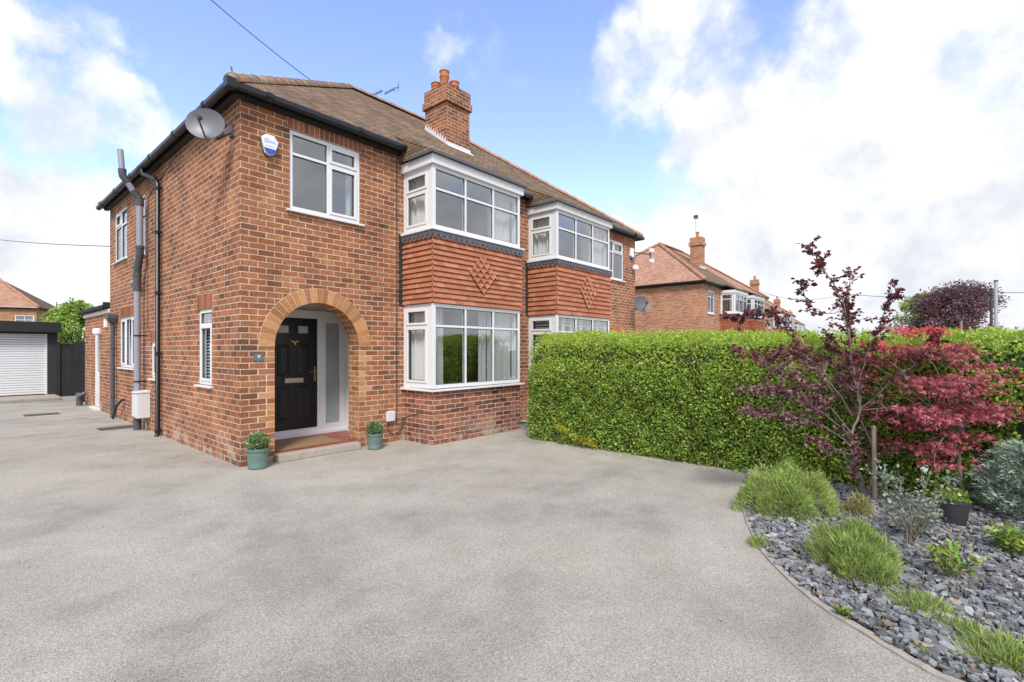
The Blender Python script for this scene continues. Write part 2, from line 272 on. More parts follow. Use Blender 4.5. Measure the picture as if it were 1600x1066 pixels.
# ------------------------------------------------------------------ mesh builder
class MB:
    def __init__(s): s.v = []; s.f = []; s.m = []
    def quad(s, *p, m=0):
        n = len(s.v); s.v += [tuple(q) for q in p]; s.f.append(tuple(range(n, n+len(p)))); s.m.append(m)
    def box(s, x0, x1, y0, y1, z0, z1, m=0, T=None):
        pts = [(x0, y0, z0), (x1, y0, z0), (x1, y1, z0), (x0, y1, z0), (x0, y0, z1), (x1, y0, z1), (x1, y1, z1), (x0, y1, z1)]
        s.hexa(pts, m, T)
    def hexa(s, pts, m=0, T=None):
        if T: pts = [T(*p) for p in pts]
        n = len(s.v); s.v += [tuple(p) for p in pts]
        for f in ((0, 3, 2, 1), (4, 5, 6, 7), (0, 1, 5, 4), (1, 2, 6, 5), (2, 3, 7, 6), (3, 0, 4, 7)):
            s.f.append(tuple(n+i for i in f)); s.m.append(m)
    def prism(s, poly, d0, d1, m=0, T=None):      # poly in (u,z), extruded d0..d1
        n = len(s.v); k = len(poly)
        a = [(u, d0, z) for u, z in poly]+[(u, d1, z) for u, z in poly]
        if T: a = [T(*p) for p in a]
        s.v += [tuple(p) for p in a]
        s.f.append(tuple(n+i for i in range(k))); s.f.append(tuple(n+k+i for i in reversed(range(k)))); s.m += [m, m]
        for i in range(k):
            j = (i+1) % k; s.f.append((n+i, n+j, n+k+j, n+k+i)); s.m.append(m)
    def tube(s, path, r, n=10, m=0, cap=True, arc=None):
        path = [Vector(p) for p in path]
        rs = r if isinstance(r, (list, tuple)) else [r]*len(path)
        base = len(s.v); prev = None
        for i, p in enumerate(path):
            d = (path[min(i+1, len(path)-1)]-path[max(i-1, 0)])
            d.normalize()
            if prev is None:
                a = Vector((0, 0, 1)) if abs(d.z) < 0.9 else Vector((1, 0, 0))
                u = d.cross(a).normalized()
            else:
                u = (prev - d*prev.dot(d)).normalized()
            prev = u; w = d.cross(u)
            for j in range(n):
                t = 2*math.pi*j/n
                s.v.append(tuple(p+(u*math.cos(t)+w*math.sin(t))*rs[i]))
        for i in range(len(path)-1):
            for j in range(n):
                a = base+i*n+j; b = base+i*n+(j+1) % n
                s.f.append((a, b, b+n, a+n)); s.m.append(m)
        if cap:
            s.f.append(tuple(base+j for j in reversed(range(n)))); s.f.append(tuple(base+(len(path)-1)*n+j for j in range(n))); s.m += [m, m]
    def lathe(s, prof, c=(0, 0, 0), n=20, m=0):
        base = len(s.v)
        for r, z in prof:
            for j in range(n):
                t = 2*math.pi*j/n; s.v.append((c[0]+r*math.cos(t), c[1]+r*math.sin(t), c[2]+z))
        for i in range(len(prof)-1):
            for j in range(n):
                a = base+i*n+j; b = base+i*n+(j+1) % n
                s.f.append((a, b, b+n, a+n)); s.m.append(m)
        s.f.append(tuple(base+j for j in reversed(range(n)))); s.f.append(tuple(base+(len(prof)-1)*n+j for j in range(n))); s.m += [m, m]
    def build(s, name, mats, parent=None, loc=None, smooth=False, bevel=0, norm=True):
        if not isinstance(mats, (list, tuple)): mats = [mats]
        me = bpy.data.meshes.new(name)
        off = Vector(loc) if loc else (Vector((0, 0, 0)))
        me.from_pydata([tuple(Vector(v)-off) for v in s.v] if loc else s.v, [], s.f)
        for q in mats: me.materials.append(q if not isinstance(q, str) else M[q])
        me.polygons.foreach_set('material_index', s.m)
        if norm:
            bm = bmesh.new(); bm.from_mesh(me); bmesh.ops.recalc_face_normals(bm, faces=bm.faces)
            bm.to_mesh(me); bm.free()
        if smooth:
            me.polygons.foreach_set('use_smooth', [True]*len(me.polygons))
        o = bpy.data.objects.new(name, me); col.objects.link(o)
        if smooth and smooth != 'all':
            try: me.set_sharp_from_angle(angle=R(40))
            except Exception: pass
        if bevel:
            b = o.modifiers.new('bevel', 'BEVEL'); b.width = bevel; b.segments = 2; b.limit_method = 'ANGLE'
        if parent is not None: o.parent = parent
        if loc: o.location = loc
        return o
def tag(o, label=None, cat=None, group=None, kind=None):
    if label: o['label'] = label
    if cat: o['category'] = cat
    if group: o['group'] = group
    if kind: o['kind'] = kind
    return o
def thing(name, label, cat, loc=(0, 0, 0), rz=0, group=None):
    o = bpy.data.objects.new(name, None); col.objects.link(o); o.location = loc; o.rotation_euler = (0, 0, rz)
    o.empty_display_size = 0.2
    return tag(o, label, cat, group)
def copy_tree(o, parent=None):
    c = o.copy(); col.objects.link(c); c.parent = parent
    for ch in list(o.children): copy_tree(ch, c)
    return c
def quads_mesh(name, V, mats, parent=None, loc=(0, 0, 0), midx=None):     # V (n,k,3): n faces of k corners
    n, k, _ = V.shape
    me = bpy.data.meshes.new(name)
    me.vertices.add(n*k); me.vertices.foreach_set('co', (V-np.array(loc)).astype(np.float32).ravel())
    me.loops.add(n*k); me.loops.foreach_set('vertex_index', np.arange(n*k, dtype=np.int32))
    me.polygons.add(n); me.polygons.foreach_set('loop_start', np.arange(0, n*k, k, dtype=np.int32))
    try: me.polygons.foreach_set('loop_total', np.full(n, k, dtype=np.int32))
    except Exception: pass
    if not isinstance(mats, (list, tuple)): mats = [mats]
    for m in mats: me.materials.append(M[m] if isinstance(m, str) else m)
    if midx is not None: me.polygons.foreach_set('material_index', midx.astype(np.int32))
    me.update(calc_edges=True)
    o = bpy.data.objects.new(name, me); col.objects.link(o)
    if parent is not None: o.parent = parent
    else: o.location = loc
    if parent is not None: o.location = loc
    return o
def unit(a): return a/np.maximum(np.linalg.norm(a, axis=-1, keepdims=True), 1e-9)
def leaves(P, D, L, W, nrm=None, fold=0.25):       # rhombus leaves -> (n,4,3)
    P = np.asarray(P, float); D = unit(np.asarray(D, float)); n = len(P)
    if nrm is None: nrm = rng.normal(size=(n, 3))
    S = unit(np.cross(D, nrm)); Nn = np.cross(S, D)
    L = np.broadcast_to(np.asarray(L, float), (n,))[:, None]; W = np.broadcast_to(np.asarray(W, float), (n,))[:, None]
    a = P; c = P+D*L - Nn*L*fold*0.4
    b = P+D*L*0.45+S*W/2+Nn*L*fold*0.3; d = P+D*L*0.45-S*W/2+Nn*L*fold*0.3
    return np.stack([a, b, c, d], 1)
# ------------------------------------------------------------------ frames for walls
def TF(y0): return lambda u, d, z: (u, y0+d, z)        # front-facing wall, d = inward
def TS(x0): return lambda u, d, z: (x0+d, u, z)        # side wall facing -X
def TE(x0): return lambda u, d, z: (x0-d, u, z)        # side facing +X
def wall_sheet(mb, T, u0, u1, z0, z1, holes, rev=0.10, m=0, mr=None):
    us = sorted({u0, u1, *[h[0] for h in holes], *[h[1] for h in holes]}); zs = sorted({z0, z1, *[h[2] for h in holes], *[h[3] for h in holes]})
    us = [u for u in us if u0 <= u <= u1]; zs = [z for z in zs if z0 <= z <= z1]
    for i in range(len(us)-1):
        for j in range(len(zs)-1):
            uc, zc = (us[i]+us[i+1])/2, (zs[j]+zs[j+1])/2
            if any(h[0] < uc < h[1] and h[2] < zc < h[3] for h in holes): continue
            mb.quad(T(us[i], 0, zs[j]), T(us[i+1], 0, zs[j]), T(us[i+1], 0, zs[j+1]), T(us[i], 0, zs[j+1]), m=m)
    if rev:
        for h in holes:
            a, b, c, d = h[:4]; q = m if mr is None else mr
            mb.quad(T(a, 0, c), T(a, rev, c), T(a, rev, d), T(a, 0, d), m=q); mb.quad(T(b, 0, c), T(b, rev, c), T(b, rev, d), T(b, 0, d), m=q)
            mb.quad(T(a, 0, d), T(a, rev, d), T(b, rev, d), T(b, 0, d), m=q); mb.quad(T(a, 0, c), T(a, rev, c), T(b, rev, c), T(b, 0, c), m=q)
def frame_bars(mb, gl, T, u0, u1, z0, z1, mulls, trans, fw=0.055, d0=0.02, d1=0.09, sash=()):
    mb.box(u0, u0+fw, d0, d1, z0, z1, T=T); mb.box(u1-fw, u1, d0, d1, z0, z1, T=T)
    mb.box(u0+fw, u1-fw, d0, d1, z0, z0+fw, T=T); mb.box(u0+fw, u1-fw, d0, d1, z1-fw, z1, T=T)
    edges = [u0+fw]; mw = 0.04
    for mu in mulls:
        mb.box(mu-mw/2, mu+mw/2, d0+0.002, d1-0.002, z0+fw, z1-fw, T=T); edges += [mu-mw/2, mu+mw/2]
    edges.append(u1-fw)
    for i in range(0, len(edges), 2):
        a, b = edges[i], edges[i+1]; zz = [z0+fw]
        tr = trans if not isinstance(trans, dict) else trans.get(i//2, [])
        for tz in tr:
            mb.box(a, b, d0+0.004, d1-0.004, tz-mw/2, tz+mw/2, T=T); zz += [tz-mw/2, tz+mw/2]
        zz.append(z1-fw)
        for j in range(0, len(zz), 2):
            c, d = zz[j], zz[j+1]
            if (i//2, j//2) in sash:
                s = 0.04; e = 0.012
                mb.box(a+.001, a+s, d0-e, d0+0.03, c+.001, d-.001, T=T); mb.box(b-s, b-.001, d0-e, d0+0.03, c+.001, d-.001, T=T)
                mb.box(a+s, b-s, d0-e, d0+0.03, c+.001, c+s, T=T); mb.box(a+s, b-s, d0-e, d0+0.03, d-s, d-.001, T=T)
            gd = d0+0.028
            gl.quad(T(a-.01, gd, c-.01), T(b+.01, gd, c-.01), T(b+.01, gd, d+.01), T(a-.01, gd, d+.01))
            k_ = .009; s_ = .0405 if (i//2, j//2) in sash else 0.0005; a1_, b1_, c1_, e1_ = a+s_, b-s_, c+s_, d-s_
            for bx_ in ((a1_, a1_+k_, c1_, e1_), (b1_-k_, b1_, c1_, e1_), (a1_+k_, b1_-k_, c1_, c1_+k_), (a1_+k_, b1_-k_, e1_-k_, e1_)): mb.box(bx_[0], bx_[1], d0+.010, d0+.0275, bx_[2], bx_[3], m=1, T=T)
def curtain_sheet(mb, T, u0, u1, z0, z1, d, folds=None, amp=0.025):
    n = max(8, int((u1-u0)/0.012)); pts = []
    ph = random.random()*6
    for i in range(n+1):
        u = u0+(u1-u0)*i/n
        pts.append((u, d+amp*math.sin(ph+u*75+1.3*math.sin(u*23))+amp*0.5*math.sin(u*31+ph)))
    for i in range(n):
        a, b = pts[i], pts[i+1]
        mb.quad(T(a[0], a[1], z0), T(b[0], b[1], z0), T(b[0], b[1]*1.0, z1), T(a[0], a[1], z1))
def blind_slats(mb, T, u0, u1, z0, z1, d, pitch=0.05, tilt=0.02):
    z = z0
    while z < z1:
        mb.quad(T(u0, d-tilt, z), T(u1, d-tilt, z), T(u1, d+tilt, z+pitch*0.7), T(u0, d+tilt, z+pitch*0.7)); z += pitch
def soldier(mb, T, u0, u1, z0, z1, d=-0.004, w=0.072, j=0.009):
    mb.box(u0, u1, d+0.003, 0.02, z0, z1, m=1, T=T)
    n = max(1, round((u1-u0)/(w+j))); p = (u1-u0)/n
    for i in range(n):
        mb.box(u0+i*p+j/2, u0+(i+1)*p-j/2, d, 0.019, z0+0.004, z1-0.006, m=0, T=T)
def window(house, T, u0, u1, z0, z1, mulls=(), trans=(), sash=(), cur=(), blind=None, lintel=None, sill=True, sillover=0.05):
    f = MB(); g = MB(); frame_bars(f, g, T, u0, u1, z0, z1, mulls, trans, sash=sash)
    w = f.build('window', ['white', 'dark_grey'], house, bevel=0.003)
    g.build('pane', 'glass', w, norm=False)
    if sill:
        s = MB(); s.hexa([(u0-sillover, -0.05, z0-0.035), (u1+sillover, -0.05, z0-0.035), (u1+sillover, 0.07, z0-0.035), (u0-sillover, 0.07, z0-0.035),
                          (u0-sillover, -0.05, z0-0.012), (u1+sillover, -0.05, z0-0.012), (u1+sillover, 0.07, z0-0.001), (u0-sillover, 0.07, z0-0.001)], T=T)
        s.build('sill', 'white', w, bevel=0.003)
    if cur:
        for a, b in cur:
            c = MB(); curtain_sheet(c, T, a, b, z0, z1, 0.20); c.build('curtain', 'curtain', w, norm=False)
    if blind:
        b = MB(); blind_slats(b, T, u0+0.04, u1-0.04, blind[0], blind[1], 0.115); b.build('blind', 'blind', w, norm=False)
    if lintel:
        l = MB(); soldier(l, T, u0-0.03, u1+0.03, z1+0.004, lintel); l.build('brick_lintel', ['red_islands', 'mortar'], w)
    return w
# ------------------------------------------------------------------ ground
def sheet(name, poly, z, mat, thick=None):
    mb = MB()
    if thick: mb.prism([(x, y) for x, y in poly], z-thick, z, T=lambda u, d, zz: (u, zz, d))
    else: mb.quad(*[(x, y, z) for x, y in poly])
    o = mb.build(name, mat, norm=bool(thick))
    if not thick and o.data.polygons[0].normal.z < 0:
        o.data.flip_normals()
    return tag(o, kind='structure')
sheet('ground', [(-400, -400), (500, -400), (500, 500), (-400, 500)], -0.03, 'grassland')
edge_px = [(1166, 742), (1158, 765), (1160, 790), (1165, 812), (1175, 835), (1190, 862), (1210, 885), (1238, 913), (1270, 940), (1304, 964), (1340, 985), (1385, 1014), (1430, 1040), (1480, 1066)]
edge = [gnd(*p).xy for p in edge_px] + [Vector((0.50, -7.4)), Vector((0.42, -8.0)), Vector((0.40, -9.6))]
edge = [Vector((4.3, -5.05))] + edge
drive_poly = [(-7, -11), (-7, 17), (0.9, 17), (0.9, 11), (0.5, 0.5), (5.2, 0.5), (5.6, -1.5), (5.2, -4.9)] + [tuple(p) for p in edge] + [(0.40, -11)]
sheet('driveway', drive_poly, 0.0, 'drive')
sheet('neighbour_driveway', [(5.25, -11), (5.7, -1.5), (5.7, 0.5), (21, 3), (21, -11)], -0.008, 'gravel')
sheet('garden_bed', [tuple(p) for p in edge] + [(5.4, -9.6), (5.4, -5.0)], 0.006, 'soil')
sheet('pavement', [(-60, -13.5), (120, -13.5), (120, -11), (-60, -11)], 0.0, 'slab')
sheet('road', [(-60, -21), (120, -21), (120, -13.6), (-60, -13.6)], -0.02, 'road')
# concrete edging of the bed
mb = MB()
def offs(pts, d):
    out = []
    for i, p in enumerate(pts):
        t = (pts[min(i+1, len(pts)-1)]-pts[max(i-1, 0)]).normalized(); out.append(p+Vector((-t.y, t.x))*d)
    return out
# smooth the edge
def catmull(pts, k=5):
    out = []
    for i in range(len(pts)-1):
        p0, p1, p2, p3 = pts[max(i-1, 0)], pts[i], pts[i+1], pts[min(i+2, len(pts)-1)]
        for j in range(k):
            t = j/k; out.append(0.5*((2*p1)+(p2-p0)*t+(2*p0-5*p1+4*p2-p3)*t*t+(3*p1-p0-3*p2+p3)*t**3))
    out.append(pts[-1]); return out
es = catmull(edge[1:], 4); ei = offs(es, 0.045); eo = offs(es, -0.005)
for i in range(len(es)-1):
    h0 = 0.013+0.003*math.sin(i*1.7); h1 = 0.013+0.003*math.sin((i+1)*1.7)
    mb.hexa([(eo[i].x, eo[i].y, -0.01), (eo[i+1].x, eo[i+1].y, -0.01), (ei[i+1].x, ei[i+1].y, -0.01), (ei[i].x, ei[i].y, -0.01),
             (eo[i].x, eo[i].y, h0), (eo[i+1].x, eo[i+1].y, h1), (ei[i+1].x, ei[i+1].y, h1), (ei[i].x, ei[i].y, h0)])
tag(mb.build('bed_edging', 'concrete'), 'thin concrete edging curving between tarmac drive and slate bed', 'edging')
# point-in-bed test
bedpoly = [tuple(p) for p in edge] + [(5.4, -9.6), (5.4, -5.0)]
def inside(x, y, poly=bedpoly):
    c = False; j = len(poly)-1
    for i in range(len(poly)):
        xi, yi = poly[i]; xj, yj = poly[j]
        if (yi > y) != (yj > y) and x < (xj-xi)*(y-yi)/(yj-yi)+xi: c = not c
        j = i
    return c
# slate chippings
def slate():
    V = []; F = []; n = 0; cnt = 0
    while cnt < 28000:
        x = random.uniform(0.35, 4.6); y = random.uniform(-9.3, -5.0)
        if random.random() > min(1, 0.30+1.2/(1+0.5*((x+2.5)**2+(y+7)**2)**0.5)): continue
        if not inside(x-0.03, y-0.02) or not inside(x-0.06, y): continue
        cnt += 1
        L = random.choice((0.008, 0.012, 0.017, 0.021, 0.027, 0.038))*random.uniform(0.7, 1.25); W = L*random.uniform(0.38, 0.85); t = random.uniform(0.003, 0.010)
        k = random.choice((4, 5, 5, 6)); a0 = random.uniform(0, 6.28); rz = random.gauss(0.3, 1.0)
        tx, ty = random.gauss(0, 0.20), random.gauss(0, 0.20); z = 0.012+random.random()*0.030
        c, s = math.cos(rz), math.sin(rz); ring = []
        for i in range(k):
            a = a0+6.283*i/k+random.uniform(-.3, .3); r = random.uniform(0.8, 1.1)
            u, v = L*r*math.cos(a), W*r*math.sin(a)
            ring.append((x+u*c-v*s, y+u*s+v*c, z+u*tx+v*ty))
        V += [(p[0], p[1], p[2]+t) for p in ring]+[(p[0], p[1], p[2]-t) for p in ring]
        F.append(tuple(range(n, n+k)))
        for i in range(k): F.append((n+i, n+k+i, n+k+(i+1) % k, n+(i+1) % k))
        n += 2*k
    me = bpy.data.meshes.new('slate_chippings'); me.from_pydata(V, [], F); me.materials.append(M['slate'])
    o = bpy.data.objects.new('slate_chippings', me); col.objects.link(o)
    tag(o, 'blue grey slate chippings covering the curved planting bed', 'slate chippings', kind='stuff')
slate()
# ------------------------------------------------------------------ HOUSE (No 9)
XE, YD, PW = 11.3, 8.1, 5.55
ZW, ZR, OV = 5.00, 8.11, 0.20
RX0, RX1 = 3.97, XE-3.97
RY = YD/2
B1, B2 = (2.65, 4.86), (6.10, 8.36)
BY = -0.79
AX0, AX1, AZS = 0.446, 1.777, 1.615
AR = (AX1-AX0)/2; AC = (AX0+AX1)/2
house = thing('semi_detached_house', 'near red brick house with black front door under a tan brick arch', 'house')
neigh = thing('semi_detached_house', 'far half of the brick pair, mostly hidden behind the hedge', 'house')
def roofz(Y): return 5.05+(ZR-5.05)/(RY+OV)*(Y+OV)
def bay(h, b, style, rows=13):
    x0, x1 = b; T = TF(BY); TL = TS(x0); TR = TE(x1)
    # brick base
    w = MB(); wall_sheet(w, T, x0, x1, 0, 0.90, []); wall_sheet(w, TL, BY, 0, 0, 0.90, []); wall_sheet(w, TR, BY, 0, 0, 0.90, [])
    w.quad((x0, BY, 0.90), (x1, BY, 0.90), (x1, 0, 0.90), (x0, 0, 0.90))
    w.build('bay_wall', 'brick_dark', h, norm=False)
    for lvl, (z0, z1, tz) in enumerate(((0.93, 2.34, 1.97), (3.58, 4.62, 4.24))):
        f = MB(); g = MB()
        wd = (x1-x0)
        m1, m2 = x0+wd*0.335, x0+wd*0.655
        frame_bars(f, g, T, x0, x1, z0, z1, (m1, m2), (tz,), fw=0.06, d0=0, d1=0.07)
        g2 = MB(); g3_ = MB(); frame_bars(f, g2, TL, BY+0.072, 0.0, z0, z1, (), (tz,), fw=0.085, d0=0, d1=0.07, sash={(0, 0), (0, 1)})
        frame_bars(f, g3_, TR, BY+0.072, 0.0, z0, z1, (), (tz,), fw=0.085, d0=0, d1=0.07)
        f.box(x0-0.012, x0+0.05, BY-0.012, BY+0.05, z0, z1)     # corner post
        wn = f.build('bay_window', ['white', 'dark_grey'], h, bevel=0.003)
        g.build('pane', 'glass', wn, norm=False); g2.build('pane', 'glass_side', wn, norm=False); g3_.build('pane', 'glass_side', wn, norm=False)
        s = MB(); e = 0.07
        s.hexa([(x0-e, BY-e, z0-0.045), (x1+e, BY-e, z0-0.045), (x1+e, 0, z0-0.045), (x0-e, 0, z0-0.045),
                (x0-e, BY-e, z0-0.015), (x1+e, BY-e, z0-0.015), (x1+e, 0, z0-0.001), (x0-e, 0, z0-0.001)])
        s.build('sill', 'white', wn, bevel=0.004)
        c = MB()
        if style == 'shutter' and lvl == 0:
            for a, bb in ((x0+.06, m1-.03), (m1+.03, m2-.03), (m2+.03, x1-.06)):
                k = (a+bb)/2
                for q, r_ in ((a, k-.01), (k+.01, bb)):
                    c.box(q, q+.04, .10, .13, z0, z1, T=T); c.box(r_-.04, r_, .10, .13, z0, z1, T=T); c.box(q+.04, r_-.04, .10, .13, tz-.03, tz+.03, T=T)
                    zz = z0+.05
                    while zz < z1-.05:
                        if abs(zz-tz) > .06: c.hexa([(q+.04, .10, zz), (r_-.04, .10, zz), (r_-.04, .108, zz), (q+.04, .108, zz), (q+.04, .14, zz+.04), (r_-.04, .14, zz+.04), (r_-.04, .148, zz+.04), (q+.04, .148, zz+.04)], T=T)
                        zz += .075
            blind_slats(c, TL, BY+.15, -.1, z0+.05, z1-.05, .12, pitch=.07, tilt=.015)
            c.build('shutter', 'white', wn, norm=False)
        else:
            dr_ = [(TL, BY+0.16, -0.02, .14), (TR, BY+0.16, -0.02, .14)]
            dr_ += [(T, x0+0.12, x0+0.36, .17), (T, m2-0.20, m2-0.03, .19), (T, m2+0.03, x1-0.12, .17)] if lvl == 0 else [(T, m2+0.08, x1-0.12, .17)]
            for (T_, a_, b_, d_) in dr_:
                c = MB(); curtain_sheet(c, T_, a_, b_, z0+.02, z1-.02, d_); c.build('curtain', 'curtain', wn, norm=False)
    # fascia around the head of the bay
    f = MB(); q = 0.055; za, zb = 4.622, 4.78
    f.box(x0-q, x1+q, BY-q, BY+0.02, za, zb); f.box(x0-q, x0+0.02, BY+0.02, 0, za, zb); f.box(x1-0.02, x1+q, BY+0.02, 0, za, zb)
    f.box(x0+0.02, x1-0.02, BY+0.02, 0.1, za+0.005, za+0.03)
    f.build('bay_fascia', 'white' if style != 'shutter' else 'white_old', h, bevel=0.004)
    # little roof over the bay, running up into the main slope
    r = MB(); e = 0.10; yb = 0.10; zt = roofz(yb)+0.008; zf = 4.80
    A = [(x0-e, BY-e, zf), (x1+e, BY-e, zf), (x1+e, yb, zt), (x0-e, yb, zt)]
    r.hexa([(p[0], p[1], p[2]-0.018) for p in A]+[(p[0], p[1], p[2]+0.014) for p in A])
    r.quad((x0-e, BY-e, zf-0.01), (x0-e, yb, zt-.01), (x0-e, yb, zf-0.01)); r.quad((x1+e, BY-e, zf-0.01), (x1+e, yb, zt-.01), (x1+e, yb, zf-0.01))
    r.build('bay_roof', 'roof', h)
    g = MB(); g.box(x0-e-.004, x1+e+.004, BY-e-.012, BY-e-.001, zf-.03, zf+.018); g.box(x0-e-.012, x0-e-.001, BY-e-.012, -.25, zf-.03, zf+.018)
    g.build('drip_edge', 'lead', h)
    # tile hanging
    t = MB(); zt0, zt1 = 2.35, 3.50; ex = (zt1-zt0)/rows
    t.box(x0-.0, x1, BY, -0.001, zt0+.01, zt1+.03)
    cx, cz, hw, hh = x0+(x1-x0)*0.51, 2.90, 0.35, 0.41
    def row(T, u0, u1, r_, off, dia):
        z = zt0+r_*ex; tw = 0.165; u = u0-off*tw
        while u < u1-0.001:
            a, bb = max(u, u0)+0.0015, min(u+tw, u1)-0.0015
            if bb-a > 0.01:
                mid = (a+bb)/2; jit = random.uniform(-.002, .002)
                if dia and abs(mid-cx)/hw+abs(z+ex*.3-cz)/hh < 1.0:
                    for (q0, q1, s0, s1) in ((a, mid, z+.030, z-.030), (mid, bb, z-.030, z+.030)):
                        t.hexa([(q0, -0.060, s0), (q1, -0.060, s1), (q1, -0.040, s1), (q0, -0.040, s0), (q0, -0.024, z+ex+.03), (q1, -0.024, z+ex+.03), (q1, -0.004, z+ex+.03), (q0, -0.004, z+ex+.03)], T=T)
                else:
                    t.hexa([(a, -0.040+jit, z), (bb, -0.040+jit, z), (bb, -0.024, z), (a, -0.024, z),
                            (a, -0.010, z+ex+.006), (bb, -0.010, z+ex+.006), (bb, -0.001, z+ex+.006), (a, -0.001, z+ex+.006)], T=T)
            u += tw
    for r_ in range(rows):
        o_ = 0.5*(r_ % 2)
        row(T, x0-0.028, x1+0.028, r_, o_, True); row(TL, BY-0.004, -0.002, r_, 0.5-o_, False); row(TR, BY-0.004, -0.002, r_, 0.5-o_, False)
    t.build('tile_hanging', 'hung_tile', h)
    # scalloped lead apron under the upper sill
    l = MB()
    def apron(T, u0, u1, flip=1):
        n = max(2, round((u1-u0)/0.125)); p = (u1-u0)/n
        for i in range(n):
            a = u0+i*p; pts = [(a+p, 3.545), (a, 3.545)]
            for k in range(9):
                s_ = k/8; pts.append((a+p*s_, 3.492-0.085*math.sin(math.pi*s_)**0.7+random.uniform(-.005, .005)))
            d = -0.052+random.uniform(-.003, .003)
            l.prism(pts, d, d+0.006, T=T)
    apron(T, x0-0.05, x1+0.05); apron(TL, BY-0.045, -0.002); apron(TR, BY-0.045, -0.002)
    l.build('lead_apron', 'lead', h)
    l = MB()
    for i in range(16):      # stepped soakers up the left return
        z = 2.33+i*0.078; l.box(x0-0.10-0.012*(i % 2), x0-0.001, -0.010, -0.003, z, z+0.066)
    l.build('lead_soaker', 'lead_dark', h)
# walls of No 9
w = MB(); TF0 = TF(0); TS0 = TS(0)
holes_f = [(0.66, 1.80, 3.60, 4.75), (AX0, AX1, 0.0, AZS+AR), (B1[0]+.08, B1[1]-.08, .95, 2.30), (B1[0]+.08, B1[1]-.08, 3.6, 4.6)]
wall_sheet(w, TF0, 0, PW, 0, ZW, holes_f[:1], rev=0.1) if False else None
def front_with_arch(w):
    wall_sheet(w, TF0, 0, PW, 0, ZW, holes_f, rev=0)
    for h in (holes_f[0],):
        ww = MB(); wall_sheet(w, TF0, 0, 0, 0, 0, [h], rev=0.1)
    n = 24; top = AZS+AR
    for i in range(n):
        a0, a1 = math.pi*i/n, math.pi*(i+1)/n
        xa, za = AC-AR*math.cos(a0), AZS+AR*math.sin(a0); xb, zb = AC-AR*math.cos(a1), AZS+AR*math.sin(a1)
        w.quad((xa, 0, za), (xb, 0, zb), (xb, 0, top), (xa, 0, top))
        w.quad((xa, 0, za), (xb, 0, zb), (xb, 0.31, zb), (xa, 0.31, za), m=2)
    w.quad((AX0, 0, 0), (AX0, 0.31, 0), (AX0, 0.31, AZS), (AX0, 0, AZS), m=2)
    w.quad((AX1, 0, 0), (AX1, 0.31, 0), (AX1, 0.31, AZS), (AX1, 0, AZS), m=2)
    w.quad((.40, 0.311, 0), (.40, 0.311, 2.5), (AX0, 0.311, 2.5), (AX0, 0.311, 0), m=1); w.quad((AX1, 0.311, 0), (AX1, 0.311, 2.5), (2.2, 0.311, 2.5), (2.2, 0.311, 0), m=3)
    w.quad((.40, .311, 0), (.40, 1.2, 0), (.40, 1.2, 2.5), (.40, .311, 2.5), m=3); w.quad((2.2, .311, 0), (2.2, 1.2, 0), (2.2, 1.2, 2.5), (2.2, .311, 2.5), m=3)
    w.quad((.40, .02, 2.33), (2.2, .02, 2.33), (2.2, 1.2, 2.33), (.40, 1.2, 2.33), m=3); w.quad((.40, 1.17, 0), (2.2, 1.17, 0), (2.2, 1.17, 2.4), (.40, 1.17, 2.4), m=3)
front_with_arch(w)
side_holes = [(6.37, 7.60, 3.60, 4.75), (4.86, 5.45, 3.48, 4.70), (5.55, 7.07, 1.18, 2.29), (3.86, 4.42, 1.03, 1.72), (1.08, 1.69, 1.04, 2.19)]
wall_sheet(w, TS0, 0, YD, 0, ZW, side_holes, rev=0.1)
w.quad((0, YD, 0), (PW, YD, 0), (PW, YD, ZW), (0, YD, ZW))
# inner lining and floors
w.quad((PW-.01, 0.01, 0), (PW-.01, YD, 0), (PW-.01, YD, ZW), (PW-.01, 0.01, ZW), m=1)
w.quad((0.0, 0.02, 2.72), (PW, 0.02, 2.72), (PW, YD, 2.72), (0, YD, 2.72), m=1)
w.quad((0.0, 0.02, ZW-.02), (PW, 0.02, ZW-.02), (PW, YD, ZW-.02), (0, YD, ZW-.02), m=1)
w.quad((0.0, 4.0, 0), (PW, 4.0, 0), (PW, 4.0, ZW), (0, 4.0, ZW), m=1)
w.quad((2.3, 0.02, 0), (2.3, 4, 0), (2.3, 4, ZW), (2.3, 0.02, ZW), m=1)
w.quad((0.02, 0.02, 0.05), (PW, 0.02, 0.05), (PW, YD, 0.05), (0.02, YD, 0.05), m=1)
M['porch_plaster'] = simple('porch_plaster', (.62, .60, .56), .9)  # paler copy of the room plaster, brightens the porch by colour
w.build('wall', ['brick', 'interior', 'brick_tan', 'porch_plaster'], house, norm=False)
